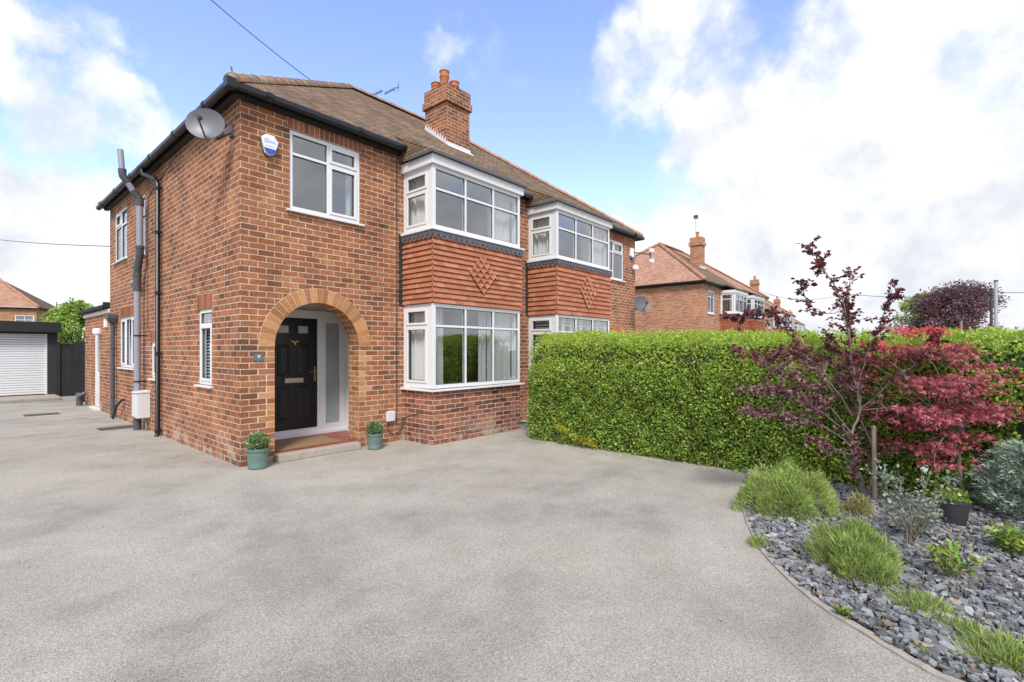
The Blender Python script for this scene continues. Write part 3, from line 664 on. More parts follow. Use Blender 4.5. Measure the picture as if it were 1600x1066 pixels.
# arch voussoirs and tan jamb bricks
a = MB()
n = 27; Ro = AR+0.215
rings = 30
for i in range(rings):
    a0, a1 = math.pi*i/rings, math.pi*(i+1)/rings
    P = lambda r, t: (AC-r*math.cos(t), AZS+r*math.sin(t))
    a.prism([P(AR+.0015, a0), P(Ro, a0), P(Ro, a1), P(AR+.0015, a1)], -0.0035, 0.002, m=1, T=TF0)
for i in range(n):
    a0 = math.pi*i/n+0.006; a1 = math.pi*(i+1)/n-0.006
    P = lambda r, t: (AC-r*math.cos(t), AZS+r*math.sin(t))
    a.prism([P(AR-.002, a0), P(Ro-.004, a0), P(Ro-.004, a1), P(AR-.002, a1)], -0.008, 0.001, m=0, T=TF0)
zz = 0.11; i = 0
zz = BH*1
while zz+BH < AZS+0.02:
    wl = 0.105 if i % 2 else 0.216
    wl = wl if random.random() < 0.86 else (0.216 if wl < .15 else 0.105)
    for sgn in (-1, 1):
        xj = AX0 if sgn < 0 else AX1
        x0_, x1_ = (xj-wl, xj+.0015) if sgn < 0 else (xj-.0015, xj+wl)
        mi = 0 if random.random() < (.62 if zz > .5 else .8) else 2
        a.box(min(x0_, x1_)+.005*(sgn < 0), max(x0_, x1_)-.005*(sgn > 0), -0.004, 0.001, zz+.005, zz+BH-.005, m=mi)
        a.box(min(x0_, x1_)-.002, max(x0_, x1_)+.002, -0.0015, 0.0005, zz, zz+BH, m=1)
    zz += BH; i += 1
a.build('arch', ['tan_islands', 'mortar', 'red_islands'], house)
# bedroom window + side windows
window(house, TF0, 0.66, 1.80, 3.60, 4.75, (1.26,), {0: [4.42], 1: [4.42]}, sash={(1, 0), (1, 1)}, cur=((1.66, 1.76),), lintel=4.975)
window(house, TS0, 6.37, 7.60, 3.60, 4.75, (6.98,), (4.40,), sash={(1, 1)}, cur=((6.45, 6.7), (7.3, 7.55)))
window(house, TS0, 4.86, 5.45, 3.48, 4.70, (), (4.30,), blind=(3.5, 4.7))
window(house, TS0, 5.55, 7.07, 1.18, 2.29, (6.05, 6.55), (), sash={(2, 0), (0, 0)}, blind=(1.2, 1.95), lintel=2.53)
window(house, TS0, 3.86, 4.42, 1.03, 1.72, (), (), sash={(0, 0)}, blind=(1.1, 1.7), lintel=1.95)
window(house, TS0, 1.08, 1.69, 1.04, 2.19, (), (1.96,), sash={(0, 0)}, blind=(1.06, 2.16), lintel=2.43)
bay(house, B1, 'curtain')
# roof of No 9
def hexroof(pts, th=0.05):
    mb = MB(); n = len(pts); t = [(p[0], p[1], p[2]) for p in pts]; b = [(p[0], p[1], p[2]-th) for p in pts]
    base = 0; mb.v = t+b; mb.f = [tuple(range(n)), tuple(range(2*n-1, n-1, -1))]+[(i, (i+1) % n, n+(i+1) % n, n+i) for i in range(n)]; mb.m = [0]*len(mb.f)
    return mb
def join(list_):
    o = MB()
    for q in list_:
        b = len(o.v); o.v += q.v; o.f += [tuple(i+b for i in f) for f in q.f]; o.m += q.m
    return o
zE = 5.05
rf = join([hexroof([(-OV, -OV, zE), (PW, -OV, zE), (PW, RY, ZR), (RX0, RY, ZR)]),
           hexroof([(-OV, YD+OV, zE), (-OV, -OV, zE), (RX0, RY, ZR)]),
           hexroof([(PW, YD+OV, zE), (-OV, YD+OV, zE), (RX0, RY, ZR), (PW, RY, ZR)])])
rf.build('roof', 'roof', house)
rf = join([hexroof([(PW+.002, -OV, zE), (XE+OV, -OV, zE), (RX1, RY, ZR), (PW+.002, RY, ZR)]),
           hexroof([(XE+OV, -OV, zE), (XE+OV, YD+OV, zE), (RX1, RY, ZR)]),
           hexroof([(XE+OV, YD+OV, zE), (PW+.002, YD+OV, zE), (PW+.002, RY, ZR), (RX1, RY, ZR)])])
rf.build('roof', 'roof', neigh)
def ridge_run(p0, p1, size=0.11, tl=0.33, lift=0.0):
    mb = MB(); p0, p1 = Vector(p0), Vector(p1); d = p1-p0; L = d.length; d.normalize()
    n = max(1, round(L/tl)); side = d.cross(Vector((0, 0, 1))).normalized(); up = side.cross(d)
    for i in range(n):
        a = p0+d*(L*i/n-0.02); b = p0+d*(L*(i+1)/n); r0 = size*1.08+random.uniform(-.004, .004); r1 = size*0.95
        ring = []; tw = random.uniform(-.03, .03)
        for (c, r) in ((a, r0), (b, r1)):
            for j in range(9):
                t = math.pi*j/8+tw; ring.append(c+side*math.cos(t)*r+up*(math.sin(t)*r*0.85-0.035+lift))
        base = len(mb.v); mb.v += [tuple(q) for q in ring]
        for j in range(8): mb.f.append((base+j, base+j+1, base+9+j+1, base+9+j)); mb.m.append(0)
        mb.f.append(tuple(base+j for j in range(9))); mb.f.append(tuple(base+9+j for j in reversed(range(9)))); mb.m += [0, 0]
    return mb
rd = join([ridge_run((-OV+.06, -OV+.06, zE+.04), (RX0, RY, ZR+.02)), ridge_run((RX0, RY, ZR+.02), (PW, RY, ZR+.02)), ridge_run((-OV+.06, YD+OV-.06, zE+.04), (RX0, RY, ZR+.02))])
o = rd.build('ridge_tiles', 'ridge', house, smooth=True)
e = MB(); e.lathe([(0.085, -0.03), (0.10, 0.02), (0.085, 0.07), (0.03, 0.10)], (-OV+.09, -OV+.09, zE+.03), 14); e.tube([(-OV+.05, -OV+.05, zE+.1), (-OV+.03, -OV+.03, zE+.17)], .012, 6)
e.build('hip_end', 'cement', house, smooth=True)
rd = join([ridge_run((PW, RY, ZR+.02), (RX1, RY, ZR+.02)), ridge_run((XE+OV-.06, -OV+.06, zE+.04), (RX1, RY, ZR+.02)), ridge_run((XE+OV-.06, YD+OV-.06, zE+.04), (RX1, RY, ZR+.02))])
rd.build('ridge_tiles', 'ridge_red', neigh, smooth=True)
# fascias + gutters
def gutter(path, mb, r=0.058):
    mb.tube(path, r, 14)
    for i in range(len(path)-1):
        p, q = Vector(path[i]), Vector(path[i+1]); L = (q-p).length; n = int(L/1.35)
        for k in range(1, n+1):
            c = p+(q-p)*((k-0.35)/n); d = (q-p).normalized(); mb.tube([c-d*.035, c+d*.035], r*1.14, 14)
zg = 5.00; go = 0.185
g = MB(); gutter([(2.60, -go, zg), (-go, -go, zg), (-go, YD+go, zg)], g); g.box(-go-.06, -go+.06, -go-.06, -go+.06, zg-.065, zg+.055)
g.build('gutter', 'black', house, smooth=True)
f = MB()
f.box(-.09, 2.58, -.10, -.012, ZW-.06, zE-.055); f.box(-.10, -.012, -.012, YD+.10, ZW-.06, zE-.055); f.box(-.085, 2.58, -.08, 0, ZW-.085, ZW-.058)
f.build('fascia', 'black_paint', house); f = MB(); f.box(4.97, PW, -.10, -.012, ZW-.06, zE-.055); f.build('fascia', 'black_paint', house)
g = MB(); gutter([(4.98, -go, zg), (5.98, -go, zg)], g); g.tube([(5.05, -go+.02, zg-.05), (5.05, -.12, zg-.2), (4.985, -.06, zg-.35), (4.985, -.055, 0.0)], .033, 10)
g.build('gutter', 'dark_grey', neigh, smooth=True)
g = MB(); gutter([(8.48, -go, zg), (XE+go, -go, zg), (XE+go, YD+go, zg)], g); g.build('gutter', 'black', neigh, smooth=True)
f = MB(); f.box(PW+.002, 6.02, -.10, -.012, ZW-.06, zE-.055); f.build('fascia', 'black_paint', neigh); f = MB(); f.box(8.46, XE+.10, -.10, -.012, ZW-.06, zE-.055); f.box(XE+.012, XE+.10, -.012, YD, ZW-.06, zE-.055)
f.build('fascia', 'black_paint', neigh)
# chimney
CX0, CX1, CY0, CY1 = 5.11, 5.86, 1.68, 2.46
c = MB()
c.box(CX0, CX1, CY0, CY1, 5.9, 7.42)
c.box(CX0-.05, CX1+.05, CY0-.05, CY1+.05, 7.42, 7.58); c.box(CX0-.02, CX1+.02, CY0-.02, CY1+.02, 7.58, 7.86)
ch = c.build('chimney', 'brick', house)
c = MB(); c.hexa([(CX0, CY0, 7.86), (CX1, CY0, 7.86), (CX1, CY1, 7.86), (CX0, CY1, 7.86), (CX0+.12, CY0+.12, 7.93), (CX1-.12, CY0+.12, 7.93), (CX1-.12, CY1-.12, 7.93), (CX0+.12, CY1-.12, 7.93)])
c.build('flaunching', 'cement', ch)
for (px_, py_, hgt) in ((5.31, 1.98, .44), (5.70, 2.05, .36), (5.32, 2.30, .26)):
    p = MB(); p.lathe([(0.10, 7.86), (0.105, 7.86+hgt*.62), (0.12, 7.86+hgt*.66), (0.12, 7.86+hgt*.76), (0.105, 7.86+hgt*.8), (0.112, 7.86+hgt*.93), (0.125, 7.86+hgt*.95), (0.125, 7.86+hgt), (0.085, 7.86+hgt), (0.085, 7.86+hgt-.12)], (px_, py_, 0), 18)
    p.build('chimney_pot', 'terracotta', ch, smooth=True)
f = MB()
f.box(CX0-.012, CX1+.03, CY0-.015, CY0-.002, roofz(CY0)-.02, roofz(CY0)+.075)
f.hexa([(CX0-.02, CY0-.12, roofz(CY0-.12)+.004), (CX1+.05, CY0-.12, roofz(CY0-.12)+.004), (CX1+.05, CY0, roofz(CY0)+.004), (CX0-.02, CY0, roofz(CY0)+.004), (CX0-.02, CY0-.12, roofz(CY0-.12)+.012), (CX1+.05, CY0-.12, roofz(CY0-.12)+.012), (CX1+.05, CY0, roofz(CY0)+.02), (CX0-.02, CY0, roofz(CY0)+.02)])
k = 9
for i in range(k):
    y0_ = CY0+(CY1-CY0)*i/k; y1_ = CY0+(CY1-CY0)*(i+1)/k
    f.prism([(y0_, roofz(y0_)-.02), (y1_, roofz(y1_)-.02), (y1_, roofz(y1_)+.05), (y0_+.02, roofz(y0_)+.18)], -0.012, -0.003, T=TS(CX0))
f.build('flashing', 'flash_white', ch)
# downpipes and soil pipe
def elbow(pts): return pts
xs = -0.10
p = MB(); r = 0.04
yb = onX(246.5, 500, -.07).y
p.tube([(-go, yb+.55, zg-.04), (-go, yb+.52, zg-.14), (-.09, yb+.1, zg-.30), (-.07, yb, zg-.42), (-.07, yb, 0.04), (-.10, yb-.01, 0.0)], [r]*6, 12)
for z in (.10, 1.5, 2.6, 3.7, 4.5): p.tube([(-.07, yb, z-.03), (-.07, yb, z+.03)], r*1.2, 12); p.box(-.08, 0, yb-.06, yb-.045, z-.012, z+.012)
p.build('downpipe', 'black', house, smooth=True)
ys = onX(218.5, 360, -.13).y; yl = onX(214.5, 550, -.13).y; yv = onX(191, 260, -.40).y
p = MB(); r = 0.056
p.tube([(-.13, ys, 3.55), (-.13, ys, 4.42)], r, 16)
p.tube([(-.13, yl, 0.0), (-.13, yl, 3.12)], r, 16)
zv = onX(188, 237, -.40).z
p.tube([(-.22, ys+(yv-ys)*.4, 4.60), (-.33, ys+(yv-ys)*.8, 4.79)], r*.97, 16)
p.tube([(-.40, yv, 4.92), (-.42, yv+.06, zv)], r*.9, 16)
p.tube([(-.13, yl+.05, 2.92), (-.13, yl+.45, 2.92), (-.02, yl+.50, 2.92)], r*.9, 14)
sp = p.build('soil_pipe', 'grey_pipe', house, smooth=True)
dv = yv-ys
for nm_, pth, rr_ in (('pipe_elbow', [(-.13, ys, 4.36), (-.13, ys, 4.46), (-.15, ys+dv*.1, 4.52), (-.24, ys+dv*.48, 4.63)], 1.22),
    ('pipe_elbow', [(-.32, ys+dv*.77, 4.775), (-.39, ys+dv*.95, 4.87), (-.40, yv, 4.93), (-.40, yv, 5.0)], 1.18),
    ('pipe_elbow', [(-.13, ys, 3.58), (-.13, ys, 3.42), (-.13, yl-.02, 3.16), (-.13, yl, 3.02), (-.13, yl, 2.78)], 1.2),
    ('pipe_socket', [(-.13, yl, 0.0), (-.13, yl, .33)], 1.2)):
    p = MB(); p.tube(pth, r*rr_, 16)
    if len(pth) == 5:
        for z in (2.76, 3.04, 3.56): p.tube([(-.13, yl if z < 3.5 else ys, z-.025), (-.13, yl if z < 3.5 else ys, z+.025)], r*1.38, 16)
    p.build(nm_, 'dark_grey', sp, smooth=True)
for z in (.95, 1.85):
    p = MB(); p.tube([(-.13, yl, z-.012), (-.13, yl, z+.012)], r*1.18, 16); p.box(-.13, 0, yl-.09, yl-.07, z-.012, z+.012); p.build('pipe_clip', 'black', sp, smooth=True)
p = MB(); yd = onX(176, 570, -.08).y
p.tube([(-.08, yd, .0), (-.08, yd, 2.2)], .042, 12); p.hexa([(-.15, yd-.07, 2.18), (-.01, yd-.07, 2.18), (-.01, yd+.07, 2.18), (-.15, yd+.07, 2.18), (-.19, yd-.13, 2.30), (-.005, yd-.13, 2.30), (-.005, yd+.13, 2.30), (-.19, yd+.13, 2.30)]); p.box(-.19, -.005, yd-.13, yd+.13, 2.30, 2.38)
print('SURVEY', yb, ys, yl, yv, zv, yd, onY(213.5, 640, 4.42).x, onY(236.5, 640, 4.42).x)
for z in (.5, 1.6): p.tube([(-.08, yd, z-.02), (-.08, yd, z+.02)], .05, 12)
p.build('downpipe', 'dark_grey', house, smooth=True)
p = MB(); p.tube([(-.04, 6.45, .47), (-.07, 6.5, .46), (-.11, 6.75, .33), (-.12, 7.1, .02)], .028, 10); p.build('waste_pipe', 'black', house, smooth=True)
p = MB(); p.tube([(-.16, 11.15, 0), (-.16, 11.15, .22)], .075, 14); p.tube([(-.16, 11.15, .2), (-.16, 11.0, .3), (-.05, 10.98, .36)], .055, 12); p.tube([(-.16, 11.15, .2), (-.17, 11.3, .32)], .06, 12)
p.build('gully_trap', 'dark_grey', house, smooth=True)
p = MB(); p.tube([(-.006, 3.0, 4.86), (-.006, 4.6, 4.55), (-.006, 4.62, 3.3), (-.006, 4.62, 2.0)], .006, 6); p.build('cable', 'wire', house)
p = MB(); p.tube([(2.50, -.007, 4.85), (2.50, -.007, .28)], .006, 6); p.build('cable', 'wire', house)
p = MB(); p.tube([(2.32, -.01, .37), (2.33, -.02, .2), (2.42, -.03, .12), (2.55, -.03, .17), (2.60, -.03, .3), (2.64, -.05, .4)], .007, 6); p.tube([(2.64, -.05, .4), (2.64, -.5, .52), (2.64, -.82, .53), (2.9, -.80, .53), (4.4, -.80, .66)], .004, 6)
p.build('cable', 'wire', house)
# extension
ex = MB(); Y0, Y1 = YD+.002, 11.46
wall_sheet(ex, TS(0.004), Y0, Y1, 0, 2.50, [(9.40, 10.12, 0.06, 2.12)], rev=.1); wall_sheet(ex, TF(Y0), 0.004, 0.01, 0, 2.5, []); ex.quad((0.004, Y1, 0), (3, Y1, 0), (3, Y1, 2.5), (0.004, Y1, 2.5))
ex.quad((3, Y0, 0), (3, Y1, 0), (3, Y1, 2.5), (3, Y0, 2.5)); ex.quad((.11, Y0, 0), (.11, Y1, 0), (.11, Y1, 2.5), (.11, Y0, 2.5), m=1)
exo = ex.build('rear_extension', ['brick', 'interior'], house, norm=False)
f = MB(); f.box(-.035, .02, Y0, Y1+.06, 2.47, 2.565); f.build('fascia', 'white', exo, bevel=.003)
f = MB()
f.hexa([(-.10, Y0, 2.585), (3.1, Y0, 3.5), (3.1, Y1+.15, 3.5), (-.10, Y1+.15, 2.585), (-.10, Y0, 2.64), (3.1, Y0, 3.56), (3.1, Y1+.15, 3.56), (-.10, Y1+.15, 2.64)])
y = Y0+.02
while y < Y1+.1:
    f.tube([(-.14, y+.09, 2.60), (.6, y+.09, 2.82)], .055, 8); y += .20
f.box(-.13, .0, Y0-.001, Y0+.06, 2.60, 2.72)
f.build('roof', 'black_paint', exo)
d = MB(); frame_bars(d, MB(), TS(.004), 9.40, 10.12, .06, 2.12, (), (), fw=.06)
d.box(9.46, 10.06, .03, .07, .12, .98, T=TS(.004)); d.box(9.52, 10.0, .022, .03, .2, .5, T=TS(.004)); d.box(9.52, 10.0, .022, .03, .56, .9, T=TS(.004)); d.box(9.46, 9.53, .03, .07, .98, 2.06, T=TS(.004)); d.box(9.99, 10.06, .03, .07, .98, 2.06, T=TS(.004)); d.box(9.53, 9.99, .03, .07, 1.98, 2.06, T=TS(.004))
d.box(9.34, 10.18, -.10, .05, 0, .06, T=TS(.004)); d.box(9.52, 10.0, .045, .05, .98, 2.0, m=1, T=TS(.004))
d.build('side_door', ['white', 'frosted'], exo, bevel=.003)
# front door set, back wall of the porch
yd = 1.10
fd = MB(); T = TF(yd)
zb, zt = 0.115, 2.245; L0, L1 = .84, 1.645; S0, S1 = 1.80, 2.065; XR = 2.165
fd.box(.72, XR, 0, .07, zt-.135, zt, T=T); fd.box(.72, L0-.002, 0, .07, zb, zt-.135, T=T)
fd.box(L1+.002, S0, 0, .07, zb, zt-.135, T=T); fd.box(S0, S1, 0, .07, zt-.20, zt-.136, T=T); fd.box(S0, S1, 0, .07, zb+.02, zb+.16, T=T); fd.box(S1, XR, -.004, .07, zb+.02, zt-.135, T=T)
fd.box(.72, XR, -.03, .07, zb-.01, zb+.045, T=T); fd.box(L0-.002, L1+.002, .0, .07, zb+.046, zb+.12, T=T)
fd.box(XR+.001, XR+.03, -.22, .07, zb-.01, zt, T=T)
dr = fd.build('front_door', 'white', house, bevel=.004)
lf = MB(); lz0, lz1 = zb+.122, zt-.137
lf.box(L0, L1, .012, .055, lz0, lz1, T=T)
def rpanel(a, b, c, d_):
    lf.hexa([(a, .0125, c), (b, .0125, c), (b, .0125, d_), (a, .0125, d_), (a+.02, -.002, c+.02), (b-.02, -.002, c+.02), (b-.02, -.002, d_-.02), (a+.02, -.002, d_-.02)], T=T)
    lf.hexa([(a+.030, -.0015, c+.030), (b-.030, -.0015, c+.030), (b-.030, -.0015, d_-.030), (a+.030, -.0015, d_-.030), (a+.05, -.014, c+.05), (b-.05, -.014, c+.05), (b-.05, -.014, d_-.05), (a+.05, -.014, d_-.05)], T=T)
pm = (L0+L1)/2
pans = ((.975, 1.145), (1.31, 1.475))
for a_, b_ in pans:
    rpanel(a_-.015, b_+.015, .40, .97); rpanel(a_-.015, b_+.015, 1.14, 1.66)
    lf.box(a_-.012, b_+.012, .004, .014, 1.84, 1.985, T=T)
lf.build('door_leaf', 'door_black', dr, bevel=.002)
q = MB()
M['door_glass'] = simple('obscured_door_glass', (.42, .43, .40), .25, var=.3, scale=30)
for a_, b_ in pans: q = MB(); q.box(a_, b_, .0, .006, 1.852, 1.973, T=T); q.build('door_light', 'door_glass', dr)
q = MB(); q.box(S0-.01, S1+.01, .025, .032, zb+.15, zt-.19, T=T); q.build('sidelight', 'frosted', dr)
q = MB(); q.box(pm-.155, pm+.155, -.002, .012, 1.02, 1.10, T=T); q.box(pm-.135, pm+.135, -.012, -.001, 1.035, 1.085, T=T); q.build('letterbox', 'chrome', dr, bevel=.004)
q = MB(); hx = L1-.045; q.box(hx-.016, hx+.016, -.005, .012, 1.03, 1.28, T=T); q.tube([T(hx, -.005, 1.20), T(hx, -.05, 1.20)], .009, 8); q.tube([T(hx, -.05, 1.20), T(hx-.12, -.05, 1.20)], .009, 8); q.lathe([(.011, 0), (.011, .02)], T(hx, -.02, 1.08), 10)
q.build('handle', 'brass', dr, smooth=True)
q = MB(); kz = 1.69      # bee knocker
q.lathe([(.004, -.045), (.014, -.038), (.022, -.018), (.020, .003), (.010, .015), (.014, .024), (.010, .036), (.003, .04)], T(pm, -.012, kz), 12)
for s_ in (-1, 1):
    q.prism([(pm+s_*.008, kz+.010), (pm+s_*.055, kz+.038), (pm+s_*.062, kz+.022), (pm+s_*.04, kz+.004)], -.018, -.008, T=T)
q.build('door_knocker', 'brass', dr, smooth=True)
q = MB(); q.box(.40, XR+.02, .012, yd+.07, 0.0, .112); q.build('porch_floor', 'quarry', house)
q = MB(); q.hexa([(AX0+.004, -.13, 0), (AX1-.03, -.13, 0), (AX1-.02, .02, 0), (AX0+.004, .02, 0), (AX0+.004, -.12, .105), (AX1-.04, -.12, .095), (AX1-.02, .011, .112), (AX0+.004, .011, .112)])
q.build('doorstep', 'concrete', house, bevel=.012)
q = MB(); q.box(.50, 1.56, .14, .83, .113, .127)
tag(q.build('doormat', 'mat'), 'brown coir doormat lying in the porch before the black door', 'doormat')
# neighbour walls
w = MB()
hf = [(B2[0]+.08, B2[1]-.08, .95, 2.30), (B2[0]+.08, B2[1]-.08, 3.6, 4.6), (9.45, 10.56, 3.60, 4.72), (9.70, 10.85, 0, 2.05)]
wall_sheet(w, TF0, PW+.001, XE, 0, ZW, hf, rev=0.08); wall_sheet(w, TE(XE), 0, YD, 0, ZW, []); w.quad((PW, YD, 0), (XE, YD, 0), (XE, YD, ZW), (PW, YD, ZW))
for z in (.05, 2.72, ZW-.02): w.quad((PW, .02, z), (XE, .02, z), (XE, YD, z), (PW, YD, z), m=1)
w.quad((PW, 4, 0), (XE, 4, 0), (XE, 4, ZW), (PW, 4, ZW), m=1); w.quad((PW+.002, 0.01, 0), (PW+.002, 4, 0), (PW+.002, 4, ZW), (PW+.002, .01, ZW), m=1); w.quad((9.3, .1, 0), (9.3, 4, 0), (9.3, 4, ZW), (9.3, .1, ZW), m=1)
w.build('wall', ['brick', 'interior'], neigh, norm=False)
bay(neigh, B2, 'shutter', 11)
window(neigh, TF0, 9.45, 10.56, 3.60, 4.72, (9.98,), (4.38,), sash={(1, 1)}, lintel=4.95)
a = MB(); AC2, AR2 = 10.275, .575
for i in range(20):
    a0 = math.pi*i/20+.01; a1 = math.pi*(i+1)/20-.01; P = lambda r, t: (AC2-r*math.cos(t), 1.62+r*math.sin(t))
    a.prism([P(AR2-.14, a0), P(AR2+.08, a0), P(AR2+.08, a1), P(AR2-.14, a1)], -.008, .002, m=0, T=TF0)
for z_ in range(0, 19):
    for x_ in (9.62, 10.72): a.box(x_+.003, x_+.21, -.006, .002, z_*BH+.04, z_*BH+BH+.03)
a.build('arch', 'tan_islands', neigh)
d = MB(); d.box(9.70, 10.85, .3, .36, 0, 2.06); d.build('front_door', 'white', neigh)
# ------------------------------------------------------------------ fixings that are things of their own
def box_bevel(name, pts, mat, bev, T, d0, d1):
    pass
# alarm box on No 9
al = thing('alarm_box', 'white and blue hexagonal alarm box beside the bedroom window of the near house', 'alarm box', (.355, -.001, 4.40))
hx_ = [(-.11, .09), (-.04, .145), (.06, .14), (.12, .06), (.07, -.11), (.0, -.145), (-.06, -.115)]
q = MB(); q.prism([(u*1.03, z*1.03) for u, z in hx_], -.03, 0, T=TF(0)); q.build('backplate', 'dark_grey', al)
q = MB(); q.prism(hx_, -.075, -.031, T=TF(0)); q.build('cover', 'print_white', al, bevel=.01)
q = MB(); q.prism([(-.085, -.05), (.088, -.05), (.068, -.105), (.0, -.137), (-.056, -.108)], -.079, -.076, T=TF(0)); q.build('band', 'print_blue', al)
q = MB()
q.prism([(-.045+.04*math.cos(t*.6283), .055+.035*math.sin(t*.6283)) for t in range(10)], -.0785, -.0755, T=TF(0))
for k in range(5): q.box(-.005+k*.018, .008+k*.018, -.0785, -.0755, .03+.0*k, .06+.012*(k % 2), T=TF(0))
for k in range(9): q.box(-.06+k*.014, -.051+k*.014, -.0785, -.0755, -.02, -.006, T=TF(0))
q.build('emblem', 'print_pale_blue', al)
al = thing('alarm_box', 'tall white alarm box with blue base on the far half of the pair', 'alarm box', (11.02, -.001, 4.47))
q = MB(); q.prism([(-.09, .17), (.09, .17), (.10, -.06), (.07, -.10), (-.07, -.10), (-.10, -.06)], -.07, 0, T=TF(0)); q.build('cover', 'print_white', al, bevel=.012)
q = MB(); q.prism([(-.08, -.101), (.08, -.101), (.05, -.18), (-.05, -.18)], -.07, 0, T=TF(0)); q.build('band', 'print_blue', al, bevel=.008)
q = MB(); q.lathe([(.05, 0), (.09, .03), (.10, .08), (.07, .14), (.03, .16)], (11.12, -.10, 3.98), 16); q.tube([(11.12, -.01, 4.06), (11.12, -.1, 4.06)], .03, 8)
tag(q.build('security_lamp', 'print_white', smooth=True), 'small round white lamp on brick below the tall alarm box', 'lamp')
fl = thing('floodlight', 'pair of white floodlights on a dark arm reaching out past the far corner', 'floodlight', (11.32, .02, 4.55))
q = MB(); q.tube([(-.1, -.03, 0), (.55, -.25, 0.0)], .02, 8); q.tube([(.55, -.25, .14), (.55, -.25, -.22)], .022, 8); q.build('arm', 'dark_grey', fl)
for z in (.12, -.20):
    q = MB(); q.box(.48, .64, -.34, -.24, z-.06, z+.06); q.build('lamp_head', 'print_white', fl, bevel=.012)
# number plate
ns = thing('house_number_sign', 'grey slate sign with a white number 9 left of the front door', 'house number', (.232, -.002, 1.475))
q = MB(); q.box(-.062, .062, -.014, 0, -.055, .045); q.build('plate', 'slate_sign', ns, bevel=.003)
def text_mesh(txt, size, name, mat, parent, loc, rot):
    cu = bpy.data.curves.new(name, 'FONT'); cu.body = txt; cu.size = size; cu.extrude = .002; cu.align_x = 'CENTER'; cu.align_y = 'CENTER'; cu.offset = .0008
    to = bpy.data.objects.new(name+'_tmp', cu); col.objects.link(to)
    dg = bpy.context.evaluated_depsgraph_get(); me = bpy.data.meshes.new_from_object(to.evaluated_get(dg))
    bpy.data.objects.remove(to); me.materials.clear(); me.materials.append(M[mat])
    o = bpy.data.objects.new(name, me); col.objects.link(o); o.parent = parent; o.location = loc; o.rotation_euler = rot
text_mesh('9', .078, 'number', 'print_white', ns, (0, -.016, -.004), (R(90), 0, 0))
# meter boxes
mbx = thing('meter_box', 'white gas meter box on the side wall over the grey soil pipe foot', 'meter box', (-.002, 4.59, .26))
q = MB(); q.box(-.22, 0, -.17, .17, .0, .48); q.build('casing', 'box_white', mbx, bevel=.015)
q = MB(); q.box(-.232, -.220, -.15, .15, .03, .45); q.build('door', 'box_white', mbx, bevel=.006)
q = MB(); q.hexa([(-.24, -.18, .48), (.0, -.18, .48), (0, .18, .48), (-.24, .18, .48), (-.24, -.18, .50), (0, -.18, .525), (0, .18, .525), (-.24, .18, .50)]); q.build('lid', 'box_white', mbx, bevel=.006)
q = MB(); q.tube([(-.06, -.10, .0), (-.06, -.10, -.26)], .012, 8); q.build('pipe', 'cement', mbx)
q = MB(); q.box(2.28, 2.44, -.055, -.001, .36, .53); o = q.build('socket_box', 'box_white', bevel=.01)
tag(o, 'small white socket box on the brick between arch and bay window', 'socket box')
# dishes
def dish(name_label, c, nrm, rx, rz_, mat, wall_pt, cat='satellite dish', lnb=True):
    c = Vector(c); nrm = Vector(nrm).normalized()
    th = thing('satellite_dish', name_label, cat, wall_pt)
    W = Vector(wall_pt); up = Vector((0, 0, 1)); u = up.cross(nrm).normalized(); v = nrm.cross(u)
    mb = MB(); n = 28; rings = 6
    for lay in (0, 1):
        for i in range(rings+1):
            s_ = i/rings
            for j in range(n):
                t = 2*math.pi*j/n; p = c+u*rx*s_*math.cos(t)+v*rz_*s_*math.sin(t)+nrm*(0.22*rx*s_*s_-.012*lay)-W; mb.v.append(tuple(p))
    k = (rings+1)*n
    for lay in (0, 1):
        for i in range(rings):
            for j in range(n):
                a_ = lay*k+i*n+j; b_ = lay*k+i*n+(j+1) % n; mb.f.append((a_, b_, b_+n, a_+n)); mb.m.append(0)
    for j in range(n):
        a_ = rings*n+j; b_ = rings*n+(j+1) % n; mb.f.append((a_, b_, k+b_, k+a_)); mb.m.append(0)
    mb.build('reflector', mat, th, smooth=True)
    mb = MB(); tip = c+nrm*rx*1.15-v*rz_*.25+u*0-W; mb.tube([c-v*rz_*.95-W, tip], .012, 8); d_ = (c-W-tip).normalized(); mb.tube([tip+v*.02-d_*.03, tip+v*.02+d_*.07], .028, 12)
    mb.build('feed_arm', 'dark_grey', th)
    mb = MB(); b = c-nrm*.05-W; mb.tube([c-W-nrm*.0, b], .03, 10); mb.tube([b, (b.x*.6, b.y*.6, b.z-.12), (0, 0, -.02)], .022, 8); mb.box(-.02, .02, -.06, .06, -.10, .06)
    mb.build('bracket', 'dark_grey', th)
wp = onX(363, 203, 0.0)
dc = at(323, 196, 6.45)
dish('large grey satellite dish under the eaves at the near corner of the house', dc, (-.60, -.80, .08), .235, .205, 'dish', (-.004, wp.y, wp.z))
dc2 = at(1001, 476, 14.6)
dish('dark satellite dish on the far corner of the pair just above the hedge', dc2, (-.45, -.85, .22), .28, .25, 'dish_dark', (XE+.005, .10, dc2.z-.05))
